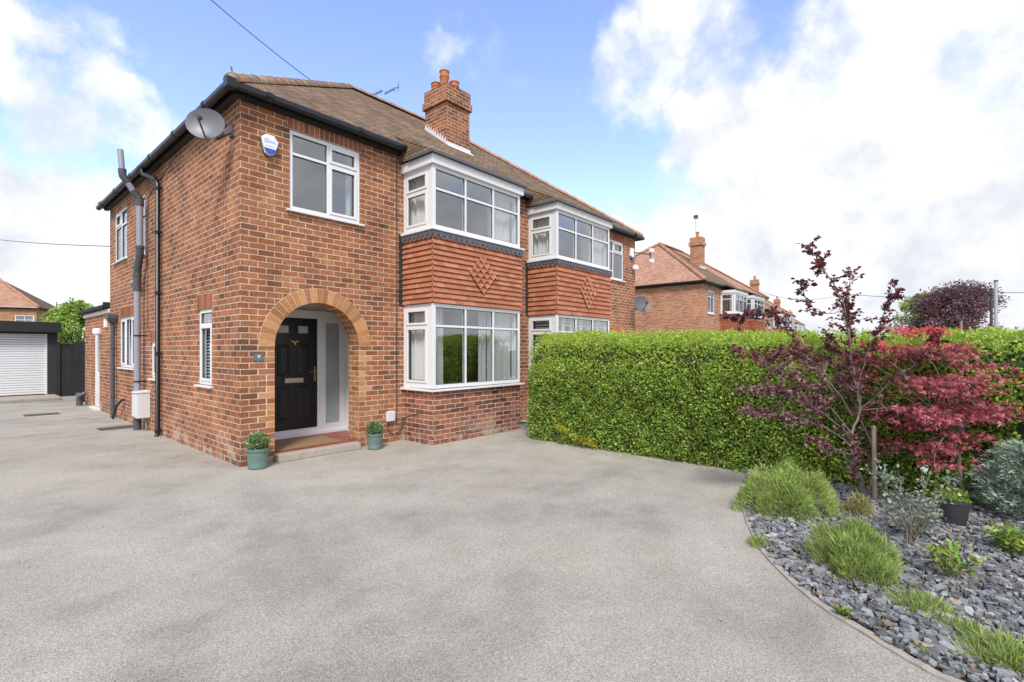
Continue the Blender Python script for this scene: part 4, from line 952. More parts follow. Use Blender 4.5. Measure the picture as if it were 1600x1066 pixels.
# TV aerials on the ridge
def aerial(label, base, h, yaw, pitch):
    th = thing('tv_aerial', label, 'aerial', base, group='tv aerials on the roof ridge of the pair')
    m = MB(); m.tube([(0, 0, -.5), (0, 0, h)], .016, 6); m.build('mast', 'post_grey', th)
    m = MB(); d_ = Vector((math.cos(yaw)*math.cos(pitch), math.sin(yaw)*math.cos(pitch), math.sin(pitch))); s_ = Vector((-math.sin(yaw), math.cos(yaw), 0)); t = Vector((0, 0, h-.05))
    m.tube([t-d_*.10, t+d_*.36], .012, 5)
    for k in range(8): c_ = t+d_*(.02+k*.045); m.tube([c_-s_*.10, c_+s_*.10], .007, 4)
    for k in (-1, 1): m.quad(t-d_*.12-s_*.13, t-d_*.12+s_*.13, t-d_*.12+s_*.13+Vector((0, 0, .12*k)), t-d_*.12-s_*.13+Vector((0, 0, .12*k)))
    m.build('antenna', 'dark_grey', th, norm=False)
b = onY(580, 146, RY+.9); aerial('left aerial on the ridge, short mast, antenna pointing up right', (b.x, b.y, roofz(RY-.9)), b.z-roofz(RY-.9)-.02, R(-35), R(30))
b = onY(617, 140, RY+.9); aerial('right aerial on the ridge, taller mast, antenna pointing down left', (b.x, b.y, roofz(RY-.9)), b.z-roofz(RY-.9)+.08, R(150), R(-35))
aerial('thin aerial on the chimney of the pink roofed pair', (22.3+4.75, 1.9+2.1, 8.3), 1.35, R(200), R(-5)); bpy.context.view_layer.update()
# planters
def leaf_ball(name, c, r, n, L, W, mat, parent, flat=1.0, loc=(0, 0, 0)):
    D = unit(rng.normal(size=(n, 3))); rad = r*(0.55+0.45*rng.random(n)**0.5)
    rad *= 1+.22*(rng.random(n) < .05)*rng.random(n)
    rad *= 1+.10*np.sin(D[:, 0]*9+D[:, 1]*7)*np.cos(D[:, 2]*8)
    P = np.array(c)+D*rad[:, None]*np.array([1, 1, flat]); dd = unit(D+rng.normal(size=(n, 3))*.7)
    return quads_mesh(name, leaves(P, dd, L*(.7+.6*rng.random(n)), W*(.7+.6*rng.random(n))), mat, parent, loc)
pl = thing('planter', 'green glazed planter with clipped box ball, left of the doorstep', 'planter', (.145, -.20, 0), group='matching planters beside the front door')
q = MB(); q.lathe([(.105, 0), (.118, .01), (.122, .03), (.115, .045), (.125, .12), (.130, .225), (.143, .235), (.145, .262), (.128, .268), (.120, .24)], (0, 0, 0), 28)
q.build('pot', 'pot_green', pl, smooth=True)
q = MB(); q.lathe([(.03, .10), (.125, .24), (.04, .27), (.01, .42)], (0, 0, 0), 14); q.build('soil', 'soil', pl)
leaf_ball('foliage', (0, 0, .35), .135, 2600, .024, .016, 'box_leaf', pl, .88)
p2 = copy_tree(pl); p2.location = (1.88, -.29, 0); p2.rotation_euler = (0, 0, 2.1); p2.scale = (.9, .9, .93)
p2['label'] = 'green glazed planter with clipped box ball, right of the doorstep against the brick pier'
# drive covers, slab
def cover(name, label, px, py, w_, d_, mat, cat):
    g_ = gnd(px, py); mb = MB(); mb.box(-w_/2, w_/2, -d_/2, d_/2, .001, .008); mb.box(-w_/2+.03, w_/2-.03, -d_/2+.03, d_/2-.03, .008, .012)
    o = mb.build(name, mat); o.location = (g_.x, g_.y, 0); return tag(o, label, cat, group='drain covers set in the drive' if 'cover' in name else None)
cover('drain_cover', 'dark drain cover in the drive at the foot of the grey soil pipe', 191, 668, .75, .42, 'iron', 'drain cover')
cover('drain_cover', 'dark drain cover further back in the drive before the garage', 65, 648, .62, .42, 'iron', 'drain cover')
cover('paving_slab', 'pale stone slab at the foot of the rear downpipe', 159, 652, .45, .5, 'slab', 'paving slab')
q = MB(); q.tube([(4.93, -.72, .14), (4.98, -.78, .06), (5.02, -.95, .02), (5.2, -1.25, .018), (5.5, -1.5, .018)], .014, 8)
tag(q.build('garden_hose', 'hose', smooth=True), 'dark green hose curling on the drive between bay and hedge', 'hose')
q = MB(); q.box(5.04, 5.18, -.10, -.003, 0.0, .26)
tag(q.build('utility_cabinet', 'terracotta', bevel=.01), 'small brown box at the wall foot right of the bay window', 'cabinet')
# ------------------------------------------------------------------ garage
YG = 15.0
ga = thing('garage', 'flat roofed garage with white roller door and black pebbledash pier', 'garage', (0, YG, 0))
gx1 = onY(89.5, 560, YG).x; gd1 = onY(74, 560, YG).x; ztop = onY(93, 504.0, YG-.25).z; zmid = onY(93, 515, YG-.2).z; zdr = onY(73.5, 521.7, YG).z
q = MB(); q.box(gd1, gx1, 0, .3, .0, zmid-.0); q.box(gx1-.06, gx1, .3, 5.5, 0, zmid); q.box(-4.2, -3.9, 0, 5.5, 0, zmid); q.box(-4.2, gx1, 5.5, 5.6, 0, zmid); q.build('wall', 'pebble', ga)
q = MB(); q.box(-4.25, gd1, -.02, .05, zdr, zmid); q.build('lintel', 'black_paint', ga)
q = MB(); q.box(-4.3, gx1+.05, -.22, 5.7, zmid+.002, zmid+.03); q.box(-4.3, gx1+.08, -.25, -.20, zmid-.10, ztop); q.box(gx1+.03, gx1+.08, -.2, 5.7, zmid-.10, ztop)
q.build('roof', 'black_paint', ga)
q = MB(); z = .12
while z < zdr-.01:
    z1_ = min(z+.075, zdr); q.prism([(0.08, z), (.062, z+.012), (.062, z1_-.014), (.08, z1_-.004)], -3.9, gd1-.035, T=lambda u, d, zz: (d, u, zz)); z += .077
q.box(gd1-.04, gd1-.002, .03, .10, .10, zdr); q.build('roller_door', 'white', ga)
q = MB(); q.box(-3.6, gx1-.05, -1.35, .02, 0.0, .10); q.build('concrete_ramp', 'concrete', ga, bevel=.02)
# fences
def fence(label, x0, y0, x1, y1, h):
    L = math.hypot(x1-x0, y1-y0); th = thing('fence_panel', label, 'fence', (x0, y0, 0), math.atan2(y1-y0, x1-x0), group='charcoal fence panels beside the garage')
    mb = MB(); n = int(L/.13)+1
    for i in range(n): a_ = i*L/n; mb.box(a_+.002, a_+L/n-.002, -.012+.006*(i % 2), .012, .02, h-.03*((i*7) % 3)/3)
    mb.build('boards', 'fence', th); mb = MB(); mb.box(-.06, .05, -.05, .05, 0, h+.04); mb.build('post', 'fence', th); mb = MB(); mb.box(L-.05, L+.05, -.05, .05, 0, h+.04); mb.build('post', 'fence', th)
fence('charcoal fence panel facing the drive, right against the garage pier', gx1+.02, YG+.02, gx1+.62, YG+.02, 1.78)
fence('charcoal fence panel running from the back panel to the rear extension', gx1+.66, YG-.05, .10, 12.3, 1.78)
# wall lamp and vent on the extension
q = MB(); q.lathe([(.05, 0), (.09, .03), (.095, .12), (.06, .17)], (-.07, 9.22, 1.95), 14); q.box(-.04, .0, 9.15, 9.29, 1.97, 2.10)
tag(q.build('wall_lamp', 'print_white', smooth=True), 'round white lamp beside the rear side door', 'wall lamp')
q = MB(); q.box(-.06, .0, 8.35, 8.5, 2.12, 2.32); tag(q.build('vent_box', 'print_white', bevel=.01), 'small white box on brick beside the black hopper', 'vent box')
# ------------------------------------------------------------------ far houses
def simple_house(th, W_, D_, bays, wins, mr='roof_red', wallm='brick_far', chim=None, eave=5.0, ridge=8.1, lowbay=True, side_roof='roof_red'):
    w = MB(); holes = [(a, b, c, d) for a, b, c, d in wins]
    wall_sheet(w, TF(0), 0, W_, 0, eave, holes, rev=.08); wall_sheet(w, TS(0), 0, D_, 0, eave, []); wall_sheet(w, TE(W_), 0, D_, 0, eave, []); w.quad((0, D_, 0), (W_, D_, 0), (W_, D_, eave), (0, D_, eave))
    w.quad((.05, .3, 0), (W_-.05, .3, 0), (W_-.05, .3, eave), (.05, .3, eave), m=1)
    w.build('wall', [wallm, 'interior'], th, norm=False)
    for a, b, c, d in wins:
        f = MB(); g = MB(); frame_bars(f, g, TF(0), a, b, c, d, ((a+b)/2,), (c+(d-c)*.72,), fw=.07)
        f.box(a-.05, b+.05, -.05, .05, c-.05, c-.001)
        wn = f.build('window', ['white', 'dark_grey'], th); g.build('pane', 'glass', wn, norm=False)
    for x0, x1 in bays:
        s = .45
        for c, d in ((1.0, 2.3), (3.55, 4.62)):
            f = MB(); g = MB()
            frame_bars(f, g, TF(-.75), x0, x1, c, d, (x0+(x1-x0)*.34, x0+(x1-x0)*.67), (c+(d-c)*.70,), fw=.09, d0=0, d1=.08)
            frame_bars(f, g, TS(x0), -.66, 0, c, d, (), (c+(d-c)*.70,), fw=.09, d0=0, d1=.08); frame_bars(f, g, TE(x1), -.66, 0, c, d, (), (c+(d-c)*.70,), fw=.09, d0=0, d1=.08)
            f.box(x0-.06, x1+.06, -.81, 0, c-.06, c-.002); f.box(x0-.04, x1+.04, -.79, 0, d+.002, d+.16)
            f.box(x0+.15, x1-.15, -.45, -.43, c, d)
            wn = f.build('bay_window', ['white', 'dark_grey'], th); g.build('pane', 'glass', wn, norm=False)
        t = MB(); t.box(x0-.02, x1+.02, -.77, -.002, 2.47, 3.38)
        for r_ in range(10):
            z = 2.46+r_*.09; t.box(x0-.05, x1+.05, -.80, -.004, z, z+.03)
        t.build('tile_hanging', 'hung_tile', th)
        t = MB(); t.box(x0-.03, x1+.03, -.78, -.003, 3.382, 3.488); t.build('lead_apron', 'lead', th)
        t = MB(); t.box(x0, x1, -.75, -.001, 0, .93); t.build('bay_wall', wallm, th)
        t = MB(); e_ = .08; t.hexa([(x0-e_, -.85, 4.80), (x1+e_, -.85, 4.80), (x1+e_, .3, 5.3), (x0-e_, .3, 5.3), (x0-e_, -.85, 4.83), (x1+e_, -.85, 4.83), (x1+e_, .3, 5.37), (x0-e_, .3, 5.37)]); t.build('bay_roof', 'roof', th)
    o_ = .25; ry = D_/2; rx0, rx1 = ry-.1, W_-ry+.1
    hR = hexroof([(W_/2+.002, -o_, eave+.05), (W_+o_, -o_, eave+.05), (rx1, ry, ridge), (W_/2+.002, ry, ridge)]); hR.m = [1 if mr == 'roof' else 0]*len(hR.m)
    a = join([hexroof([(-o_, -o_, eave+.05), (W_/2, -o_, eave+.05), (W_/2, ry, ridge), (rx0, ry, ridge)]), hR, hexroof([(W_+o_, D_+o_, eave+.05), (-o_, D_+o_, eave+.05), (rx0, ry, ridge), (rx1, ry, ridge)])])
    b = join([hexroof([(-o_, D_+o_, eave+.05), (-o_, -o_, eave+.05), (rx0, ry, ridge)]), hexroof([(W_+o_, -o_, eave+.05), (W_+o_, D_+o_, eave+.05), (rx1, ry, ridge)])])
    for f_ in range(len(b.m)): b.m[f_] = 1
    join([a, b]).build('roof', [mr, side_roof], th)
    join([ridge_run((-o_, -o_, eave+.08), (rx0, ry, ridge+.03), .13), ridge_run((rx0, ry, ridge+.03), (rx1, ry, ridge+.03), .13), ridge_run((W_+o_, -o_, eave+.08), (rx1, ry, ridge+.03), .13), ridge_run((-o_, D_+o_, eave+.08), (rx0, ry, ridge+.03), .13)]).build('ridge_tiles', 'ridge_red', th)
    g = MB(); g.tube([(W_+o_, -o_+.02, eave), (-o_+.02, -o_+.02, eave), (-o_+.02, D_+o_, eave)], .06, 8); g.box(-.12, W_+.12, -.14, -.01, eave-.1, eave-.001); g.box(-.13, -.01, -.01, D_, eave-.1, eave-.001); g.build('gutter', 'black', th)
    if chim:
        for cx_, cy_, zt_ in chim:
            c_ = MB(); c_.box(cx_-.31, cx_+.31, cy_-.33, cy_+.33, 5.8, zt_-.5); c_.box(cx_-.38, cx_+.38, cy_-.40, cy_+.40, zt_-.5, zt_-.3); c_.box(cx_-.33, cx_+.33, cy_-.35, cy_+.35, zt_-.3, zt_)
            ch_ = c_.build('chimney', wallm, th)
            c_ = MB()
            for dx_ in (0,): c_.lathe([(.10, 0), (.10, .3), (.12, .32), (.12, .36)], (cx_+dx_, cy_, zt_), 10)
            c_.build('chimney_pot', 'terracotta', ch_)
            c_ = MB(); c_.box(cx_-.35, cx_+.35, cy_-.38, cy_-.335, 6.2+.7*(cy_-2), 6.5+.7*(cy_-2)); c_.box(cx_-.35, cx_-.315, cy_-.334, cy_+.38, 6.2+.7*(cy_-2), 6.5+.7*(cy_-2)); c_.build('flashing', 'flash_white', ch_)
W2 = 11.4
hb = [(2.75, 4.95), (6.35, 8.55)]; hw_ = [(.75, 1.75, 3.45, 4.65), (9.6, 10.6, 3.45, 4.65), (.8, 1.7, 1.0, 2.2), (9.7, 10.6, 1.0, 2.2)]
h2 = thing('semi_detached_house', 'brick pair beyond the hedge with pink hipped roof and white bay windows', 'house', (22.3, 1.9, 0), R(0), group='houses further along the street')
simple_house(h2, W2, 8.1, hb, hw_, chim=[(5.0, 2.1, 8.35)], mr='roof', side_roof='roof_red')
lab = ['second pair of houses along the street, lone chimney showing over its roof', 'third pair of houses along the street, small behind the plum branches', 'farthest pale roofed house at the end of the row behind the plum tree']
for k, (x_, y_, rz_) in enumerate(((44.0, 4.2, 1.5), (66.0, 7.0, 3), (92.0, 10.5, 5))):
    c_ = copy_tree(h2); c_.location = (x_, y_, 0); c_.rotation_euler = (0, 0, R(rz_)); c_['label'] = lab[k]
# house behind the garage
c0 = at(57, 481, 40.0); a_ = (c0-Vector((CX, CY, EH)))
rt = Vector((SA, -CA, 0)); fw_ = Vector((CA, SA, 0))
dirA = (rt*-.55+fw_).normalized(); ang = math.atan2(dirA.y, dirA.x)
# local frame: X axis along left-pointing eaves reversed -> house spans local -X; use Y=dirA, X=perp to the right
bx = Vector((dirA.y, -dirA.x, 0)); Lh = 15.0
org = Vector((c0.x, c0.y, 0))-bx*Lh
hl = thing('semi_detached_house', 'brick house with red hipped roof behind the garage', 'house', org, math.atan2(bx.y, bx.x))
simple_house(hl, Lh, 7.4, [], [(Lh-1.3, Lh-.15, 3.0, 4.35)], eave=4.95, ridge=7.75, mr='roof_red', side_roof='roof')  # slopes red, hip ends brown: lit and unlit faces put into colour
for (u_, w__) in ((1.2, .8),):
    f = MB(); g = MB(); frame_bars(f, g, TE(Lh+.03), u_, u_+w__+.3, 3.1, 4.3, (), (), fw=.08); wn = f.build('window', ['white', 'dark_grey'], hl); g.build('pane', 'glass', wn, norm=False)
f = MB(); f.tube([(Lh+.12, 4.2, 0), (Lh+.12, 4.2, 5.1)], .07, 8); f.build('downpipe', 'black', hl)
f = MB(); f.box(Lh-4.5, Lh-4.0, -.2, 0, 4.55, 4.85); f.build('vent_box', 'white', hl)
# ------------------------------------------------------------------ hedge
def hedge():
    th = thing('privet_hedge', 'tall clipped green hedge running along the right of the drive', 'hedge', (4.9, -5.5, 0))
    Y0h, Y1h = -11.5, -1.50
    def prof(y):
        top = 1.84 - .10*min(1, max(0, (-y-3.0)/4.0)) + .02*math.sin(y*3.1)
        return top
    n = 150000
    s = rng.random(n); y = Y0h+(Y1h-Y0h)*rng.random(n)
    # density: more on what faces the drive
    kind = rng.random(n)
    xf, xb = 4.16, 5.45; w = xb-xf
    P = np.zeros((n, 3)); D = np.zeros((n, 3))
    top = 1.84-.10*np.clip((-y-3)/4, 0, 1)+.03*np.sin(y*2.3)
    ph = rng.random(n)
    face = kind < .60; topk = (kind >= .60) & (kind < .90); back = kind >= .90
    # face: z from 0.02 to 1.40
    z = 0.03+ph*1.40
    P[face] = np.stack([xf+0.05*np.sin(z[face]*2.2+.4)-.03+.16*np.clip((z[face]-1.0)/.43, 0, 1)**2, y[face], z[face]], 1); D[face] = (-1, 0, .25)
    # dome
    a = ph*np.pi
    P[topk] = np.stack([(xf+xb)/2-np.cos(a[topk])*(w/2-.13), y[topk], 1.40+np.sin(a[topk])**.75*(top[topk]-1.40)], 1); D[topk] = np.stack([-np.cos(a[topk])*.6, 0*a[topk], .9+0*a[topk]], 1)
    P[back] = np.stack([xb+0*z[back], y[back], z[back]], 1); D[back] = (1, 0, .2)
    # near end cap
    ne = 9000; xe = xf+rng.random(ne)*w; ze = .03+rng.random(ne)*1.72; ye = np.full(ne, Y1h)
    P = np.concatenate([P, np.stack([xe, ye, ze], 1)]); D = np.concatenate([D, np.tile((0, 1, .2), (ne, 1))])
    # rounded near end
    q = np.clip((P[:, 1]-(Y1h-.25))/.25, 0, 1); P[:, 0] = P[:, 0]+(P[:, 0] < 4.8)*q**2*.10*1.0; P[:, 2] -= q**2*.08*(P[:, 2] > 1.2)
    # lumpy depth
    nx = np.sin(P[:, 1]*4.1+P[:, 2]*3.3)*.5+np.sin(P[:, 1]*9.7-P[:, 2]*7.9+1)*.35+np.sin(P[:, 1]*19+P[:, 2]*17)*.25+np.sin(P[:, 0]*15+P[:, 1]*13)*.2
    dep = -np.abs(rng.normal(size=len(P)))*.06+.042*nx
    P += unit(D)*dep[:, None]+rng.normal(size=P.shape)*.012
    # thin, see-through foot to the right
    thin = np.clip((-P[:, 1]-6.9)/.9, 0, 1)*np.clip((1.05-P[:, 2])/.6, 0, 1)
    keep = rng.random(len(P)) > thin*.72
    gap = (np.sin(P[:, 1]*5.3+P[:, 2]*6.1)+np.sin(P[:, 1]*11.9-P[:, 2]*9.3)) > 1.15
    keep &= ~(gap & (thin > .25))
    P, D = P[keep], D[keep]; m = len(P)
    d = unit(unit(D)*.75+rng.normal(size=(m, 3))*.75+np.array([0, 0, .15])); nn = unit(D)+rng.normal(size=(m, 3))*.9
    big = .030+.018*rng.random(m)
    quads_mesh('foliage', leaves(P, d, big, big*.62, nn), 'hedge', th, (0, 0, 0)).location = (-4.9, 5.5, 0)
    # twiggy shoots on the top
    ns = 1500; ys = Y0h+(Y1h-Y0h)*rng.random(ns); aa = np.pi*(.15+.7*rng.random(ns)); tp = 1.84-.10*np.clip((-ys-3)/4, 0, 1)
    bp_ = np.stack([(xf+xb)/2-np.cos(aa)*(w/2), ys, 1.38+np.sin(aa)**.75*(tp-1.40)], 1); PP = []; DD = []
    for k in range(7):
        lean = rng.normal(size=(ns, 3))*.01
        PP.append(bp_+np.array([0, 0, .012*k])+lean); DD.append(rng.normal(size=(ns, 3))+np.array([0, 0, .8]))
    PP = np.concatenate(PP); DD = np.concatenate(DD)
    quads_mesh('shoots', leaves(PP, DD, .032, .018), 'hedge', th).location = (-4.9, 5.5, 0)
    # solid opaque core, inner shade put into its colour, absent in the thin part
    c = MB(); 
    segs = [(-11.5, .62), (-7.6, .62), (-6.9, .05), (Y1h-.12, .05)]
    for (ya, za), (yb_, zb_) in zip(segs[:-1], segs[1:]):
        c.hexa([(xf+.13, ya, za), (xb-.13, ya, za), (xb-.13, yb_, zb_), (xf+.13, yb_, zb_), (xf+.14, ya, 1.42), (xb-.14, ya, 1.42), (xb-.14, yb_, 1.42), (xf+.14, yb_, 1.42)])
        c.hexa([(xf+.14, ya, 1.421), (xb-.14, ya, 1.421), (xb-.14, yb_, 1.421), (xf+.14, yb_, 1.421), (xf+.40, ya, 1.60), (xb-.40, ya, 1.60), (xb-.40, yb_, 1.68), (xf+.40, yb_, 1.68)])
    c.build('dark_core', 'hedge_core', th).location = (-4.9, 5.5, 0)
    st = MB()
    for k in range(46):
        yy = -6.0-k*.115+random.uniform(-.05, .05); xx = random.uniform(4.4, 5.1); p0 = Vector((xx, yy, 0)); pts = [p0]
        for j in range(4): pts.append(pts[-1]+Vector((random.gauss(0, .05), random.gauss(0, .05), .26)))
        st.tube(pts, [.016, .014, .011, .009, .007], 5)
    st.build('stems', 'bark_dark', th).location = (-4.9, 5.5, 0)
hedge()
# yellow-leaved patches at the hedge foot (plants of their own)
def leafy_plant(name, label, cat, base, rad, hgt, n, L, W, mat, stems=6, group=None, stem_mat='bark', up=.5, hollow=.0):
    base = Vector(base); th = thing(name, label, cat, base, group=group)
    s = MB(); tips = []
    for k in range(stems):
        a_ = random.uniform(0, 6.28); rr = rad*random.uniform(.2, .95); p = [Vector((random.gauss(0, rad*.08), random.gauss(0, rad*.08), 0))]
        for j in range(1, 5):
            t = j/4; p.append(Vector((rr*math.cos(a_)*t**1.2, rr*math.sin(a_)*t**1.2, hgt*random.uniform(.75, 1)*t))+Vector((random.gauss(0, .012), random.gauss(0, .012), 0)))
        s = MB(); s.tube(p, [.006, .005, .004, .003, .002], 5); tips.append(p); s.build('stem', stem_mat, th)
    P = []; D = []
    for i in range(n):
        p = random.choice(tips); t = random.uniform(.25, 1)**.7*(len(p)-1.001); k = int(t); q = p[k].lerp(p[k+1], t-k)
        off = Vector((random.gauss(0, 1), random.gauss(0, 1), random.gauss(0, .7)+up)).normalized()
        P.append(tuple(q+off*random.uniform(.0, rad*.16))); D.append(tuple(off))
    P = np.array(P); D = np.array(D); nn = np.tile((0, 0, 1.0), (n, 1))+rng.normal(size=(n, 3))*.5
    quads_mesh('foliage', leaves(P, D, L*(.6+.7*rng.random(n)), W*(.6+.7*rng.random(n)), nn), mat, th)
    return th
def patch(name, label, cat, pts, n, L, mat, spread, hz, group=None):
    c = sum((Vector(p) for p in pts), Vector())/len(pts); th = thing(name, label, cat, (c.x, c.y, 0), group=group)
    P = []
    for i in range(n):
        k = random.randrange(len(pts)-1) if len(pts) > 1 else 0
        p = Vector(pts[k]).lerp(Vector(pts[min(k+1, len(pts)-1)]), random.random()); P.append((p.x-c.x+random.gauss(0, spread), p.y-c.y+random.gauss(0, spread), max(.01, p.z+abs(random.gauss(0, hz)))))
    P = np.array(P); D = rng.normal(size=(n, 3))+np.array([-.4, -.2, .5])
    quads_mesh('foliage', leaves(P, D, L*(.6+.8*rng.random(n)), L*.6*(.6+.8*rng.random(n))), mat, th)
    s = MB()
    for i in range(14): q = P[i*7 % n]; s.tube([(q[0]*.7, q[1]*.7, 0), tuple(q)], .003, 4)
    s.build('stem', 'bark_dark', th)
    return th
gy = 'yellow leaved plants at the foot of the hedge'
patch('euonymus', 'small yellow leaved patch low in the left end of the hedge', 'shrub', [(4.10, -2.2, .28), (4.08, -2.7, .10), (4.08, -3.0, .03)], 260, .035, 'yellow_leaf', .035, .05, gy)
patch('euonymus', 'yellow and green variegated shrub between lavender and plum trunk', 'shrub', [tuple(gnd(1262, 748))[:2]+(.05,), tuple(gnd(1290, 752))[:2]+(.25,), tuple(gnd(1318, 757))[:2]+(.12,), tuple(gnd(1345, 762))[:2]+(.15,)], 900, .034, 'yellow_leaf', .09, .13, gy)
patch('ground_ivy', 'pale green weeds creeping from the hedge foot onto the tarmac', 'weed', [tuple(gnd(1135, 728))[:2]+(.01,), tuple(gnd(1160, 737))[:2]+(.01,)], 90, .05, 'rose', .06, .02)
# ------------------------------------------------------------------ lavender and low plants
def blades_bush(name, label, cat, base, rx, ry, hgt, n, L, W, mat, group=None, upb=.9, wood=True, yaw=0):
    base = Vector(base); th = thing(name, label, cat, (base.x, base.y, 0), yaw, group=group)
    u = rng.random(n); th_ = rng.random(n)*2*np.pi; r = np.sqrt(u)
    lump = 1+.17*np.sin(2*th_+base.x*3)+.14*np.sin(3*th_+1)+.10*np.sin(7*th_)+.06*np.sin(13*th_)
    x = r*np.cos(th_)*rx*lump*.93; y = r*np.sin(th_)*ry*lump*.93
    zc = hgt*np.sqrt(np.clip(1-r**2.4, 0, 1))*(.82+.18*np.sin(x*19+1)*np.sin(y*17+1)+.08*np.sin(x*41+y*37)); z = zc*(.35+.65*rng.random(n)**.4)
    P = np.stack([x, y, np.maximum(z-L*.55, .0)], 1); D = np.stack([x/rx*.75, y/ry*.75, upb+0*x], 1)+rng.normal(size=(n, 3))*.50
    lng = np.where(rng.random(n) < .06, 1.9, 1.0)
    quads_mesh('foliage', leaves(P, D, L*lng*(.55+.8*rng.random(n)), W*(.7+.6*rng.random(n)), None, .1), mat, th)
    m = max(40, n//14); P2 = np.stack([rng.normal(size=m)*rx*.35, rng.normal(size=m)*ry*.35, .01+rng.random(m)*hgt*.55], 1); D2 = unit(P2*np.array([1, 1, .6])+rng.normal(size=(m, 3))*.1)+np.array([0, 0, .5])
    quads_mesh('stem', leaves(P2, D2, L*1.3, W*.8, None, .1), 'lav_wood', th)
    return th
gl_ = 'lavender bushes in the slate bed'
def bush_px(label, px, py, w_px, h, n, L=.06, W=.0055, mat='lav', depth_r=.85, upb=.9, name='lavender_bush', cat='lavender', group=gl_):
    g_ = gnd(px, py); dpt = (Vector((g_.x-CX, g_.y-CY, 0))).dot(fw_); rx = w_px/FL*dpt/2
    back = fw_*rx*depth_r*.8
    return blades_bush(name, label, cat, (g_.x+back.x, g_.y+back.y, 0), rx, rx*depth_r, h, n, L, W, mat, group, upb, yaw=math.atan2(rt.y, rt.x))
bush_px('large loose lavender bush at the head of the bed beside the drive edge', 1256, 818, 140, .50, 17000, .055, .0050)
bush_px('dense bright green lavender bush, widest in the middle of the bed', 1371, 914, 142, .35, 17000, .060, .0048, upb=1.3)
bush_px('sparse low lavender on the slate right of centre in the foreground', 1468, 975, 92, .115, 1500, .05, .004)
bush_px('small fresh lavender tuft just right of the sparse one', 1530, 1008, 62, .085, 900, .045, .004)
bush_px('lavender cut by the bottom right corner of the frame', 1612, 1066, 110, .14, 2600, .06, .0045)
gw = 'weed tufts along the concrete edging'
bush_px('upper small green weed tuft inside the edging near the large lavender', 1190, 857, 30, .08, 420, .05, .005, name='weed_tuft', cat='weed', group=gw)
bush_px('tiny weed tuft on the slate beside the middle edging', 1372, 985, 26, .03, 200, .03, .004, name='weed_tuft', cat='weed', group=gw)
patch('weed_rosette', 'yellow green rosette weeds hugging the edging in the foreground', 'weed', [tuple(gnd(1308, 962))[:2]+(.03,), tuple(gnd(1335, 972))[:2]+(.03,)], 90, .024, 'rose', .015, .01)
patch('weed_rosette', 'pale rosette weeds at the edging closest to the bottom of the frame', 'weed', [tuple(gnd(1430, 1020))[:2]+(.03,), tuple(gnd(1450, 1034))[:2]+(.03,)], 70, .016, 'rose', .012, .01)
g_ = gnd(1488, 912); leafy_plant('rose_bush', 'young rose with yellow green leaves and brown stems in the foreground slate', 'rose', (g_.x, g_.y, 0), .17, .24, 150, .048, .034, 'rose', 7)
g_ = gnd(1585, 880); leafy_plant('leafy_perennial', 'fresh green leafy plant at the right edge above the corner lavender', 'perennial', (g_.x+.12, g_.y-.02, 0), .25, .19, 420, .055, .024, 'rose', 12)
g_ = gnd(1428, 858); leafy_plant('silver_shrub', 'thin silvery leaved shrub right of the wooden stake', 'shrub', (g_.x, g_.y, 0), .34, .74, 430, .034, .025, 'grey_leaf', 9)
g_ = gnd(1400, 845); leafy_plant('silver_shrub', 'low grey leaved shrub lying over the slate behind the rose', 'shrub', (g_.x+.15, g_.y-.1, 0), .28, .25, 420, .034, .020, 'grey_leaf', 9)
bush_px('dwarf yellow conifer at the foot of the wooden stake', 1350, 812, 36, .22, 900, .05, .007, 'straw', name='dwarf_conifer', cat='conifer', upb=1.6, group=None)
bush_px('tall wispy green shrub behind the large lavender by the hedge', 1262, 752, 70, .38, 900, .11, .006, name='wispy_shrub', cat='shrub', group=None)
# blue conifer at right edge
g_ = gnd(1612, 815); cb = thing('blue_conifer', 'grey blue bushy conifer cut by the right edge of the frame', 'conifer', (g_.x, g_.y, 0))
n_ = 11000; zc = rng.random(n_); ang_ = rng.random(n_)*6.283; rr = .40*np.sqrt(np.clip(1-(zc*1.25-.35)**2, 0, 1))*(.35+.65*rng.random(n_)**.6)*(1+.22*np.sin(ang_*5+zc*12)+.15*np.sin(ang_*11-zc*23))
P = np.stack([rr*.8*np.cos(ang_), rr*.8*np.sin(ang_), .10+zc*.60], 1); D = np.stack([np.cos(ang_), np.sin(ang_), .5+0*ang_], 1)+rng.normal(size=(n_, 3))*.4
quads_mesh('foliage', leaves(P, D, .050*(.5+rng.random(n_)), .010), 'blue_conifer', cb); q = MB(); q.tube([(0, 0, 0), (0, 0, .6)], [.03, .012], 7); q.build('trunk', 'bark', cb)
# black pot
g_ = gnd(1500, 829); bp = thing('plant_pot', 'tilted black plastic nursery pot standing on the slate', 'plant pot', (g_.x+.07, g_.y+.05, .03)); bp.scale = (1, 1, 1.12); bp.rotation_euler = (R(5), R(4), 0)
q = MB(); q.lathe([(.088, 0), (.092, .01), (.106, .165), (.112, .167), (.112, .195), (.104, .197), (.098, .17)], (0, 0, 0), 22); q.build('shell', 'pot_black', bp, smooth=True)
q = MB(); q.lathe([(.02, .05), (.10, .172), (.01, .177)], (0, 0, 0), 12); q.build('soil', 'soil', bp)
leaf_ball('foliage', (-.02, 0, .22), .09, 240, .035, .022, 'rose', bp, .5)
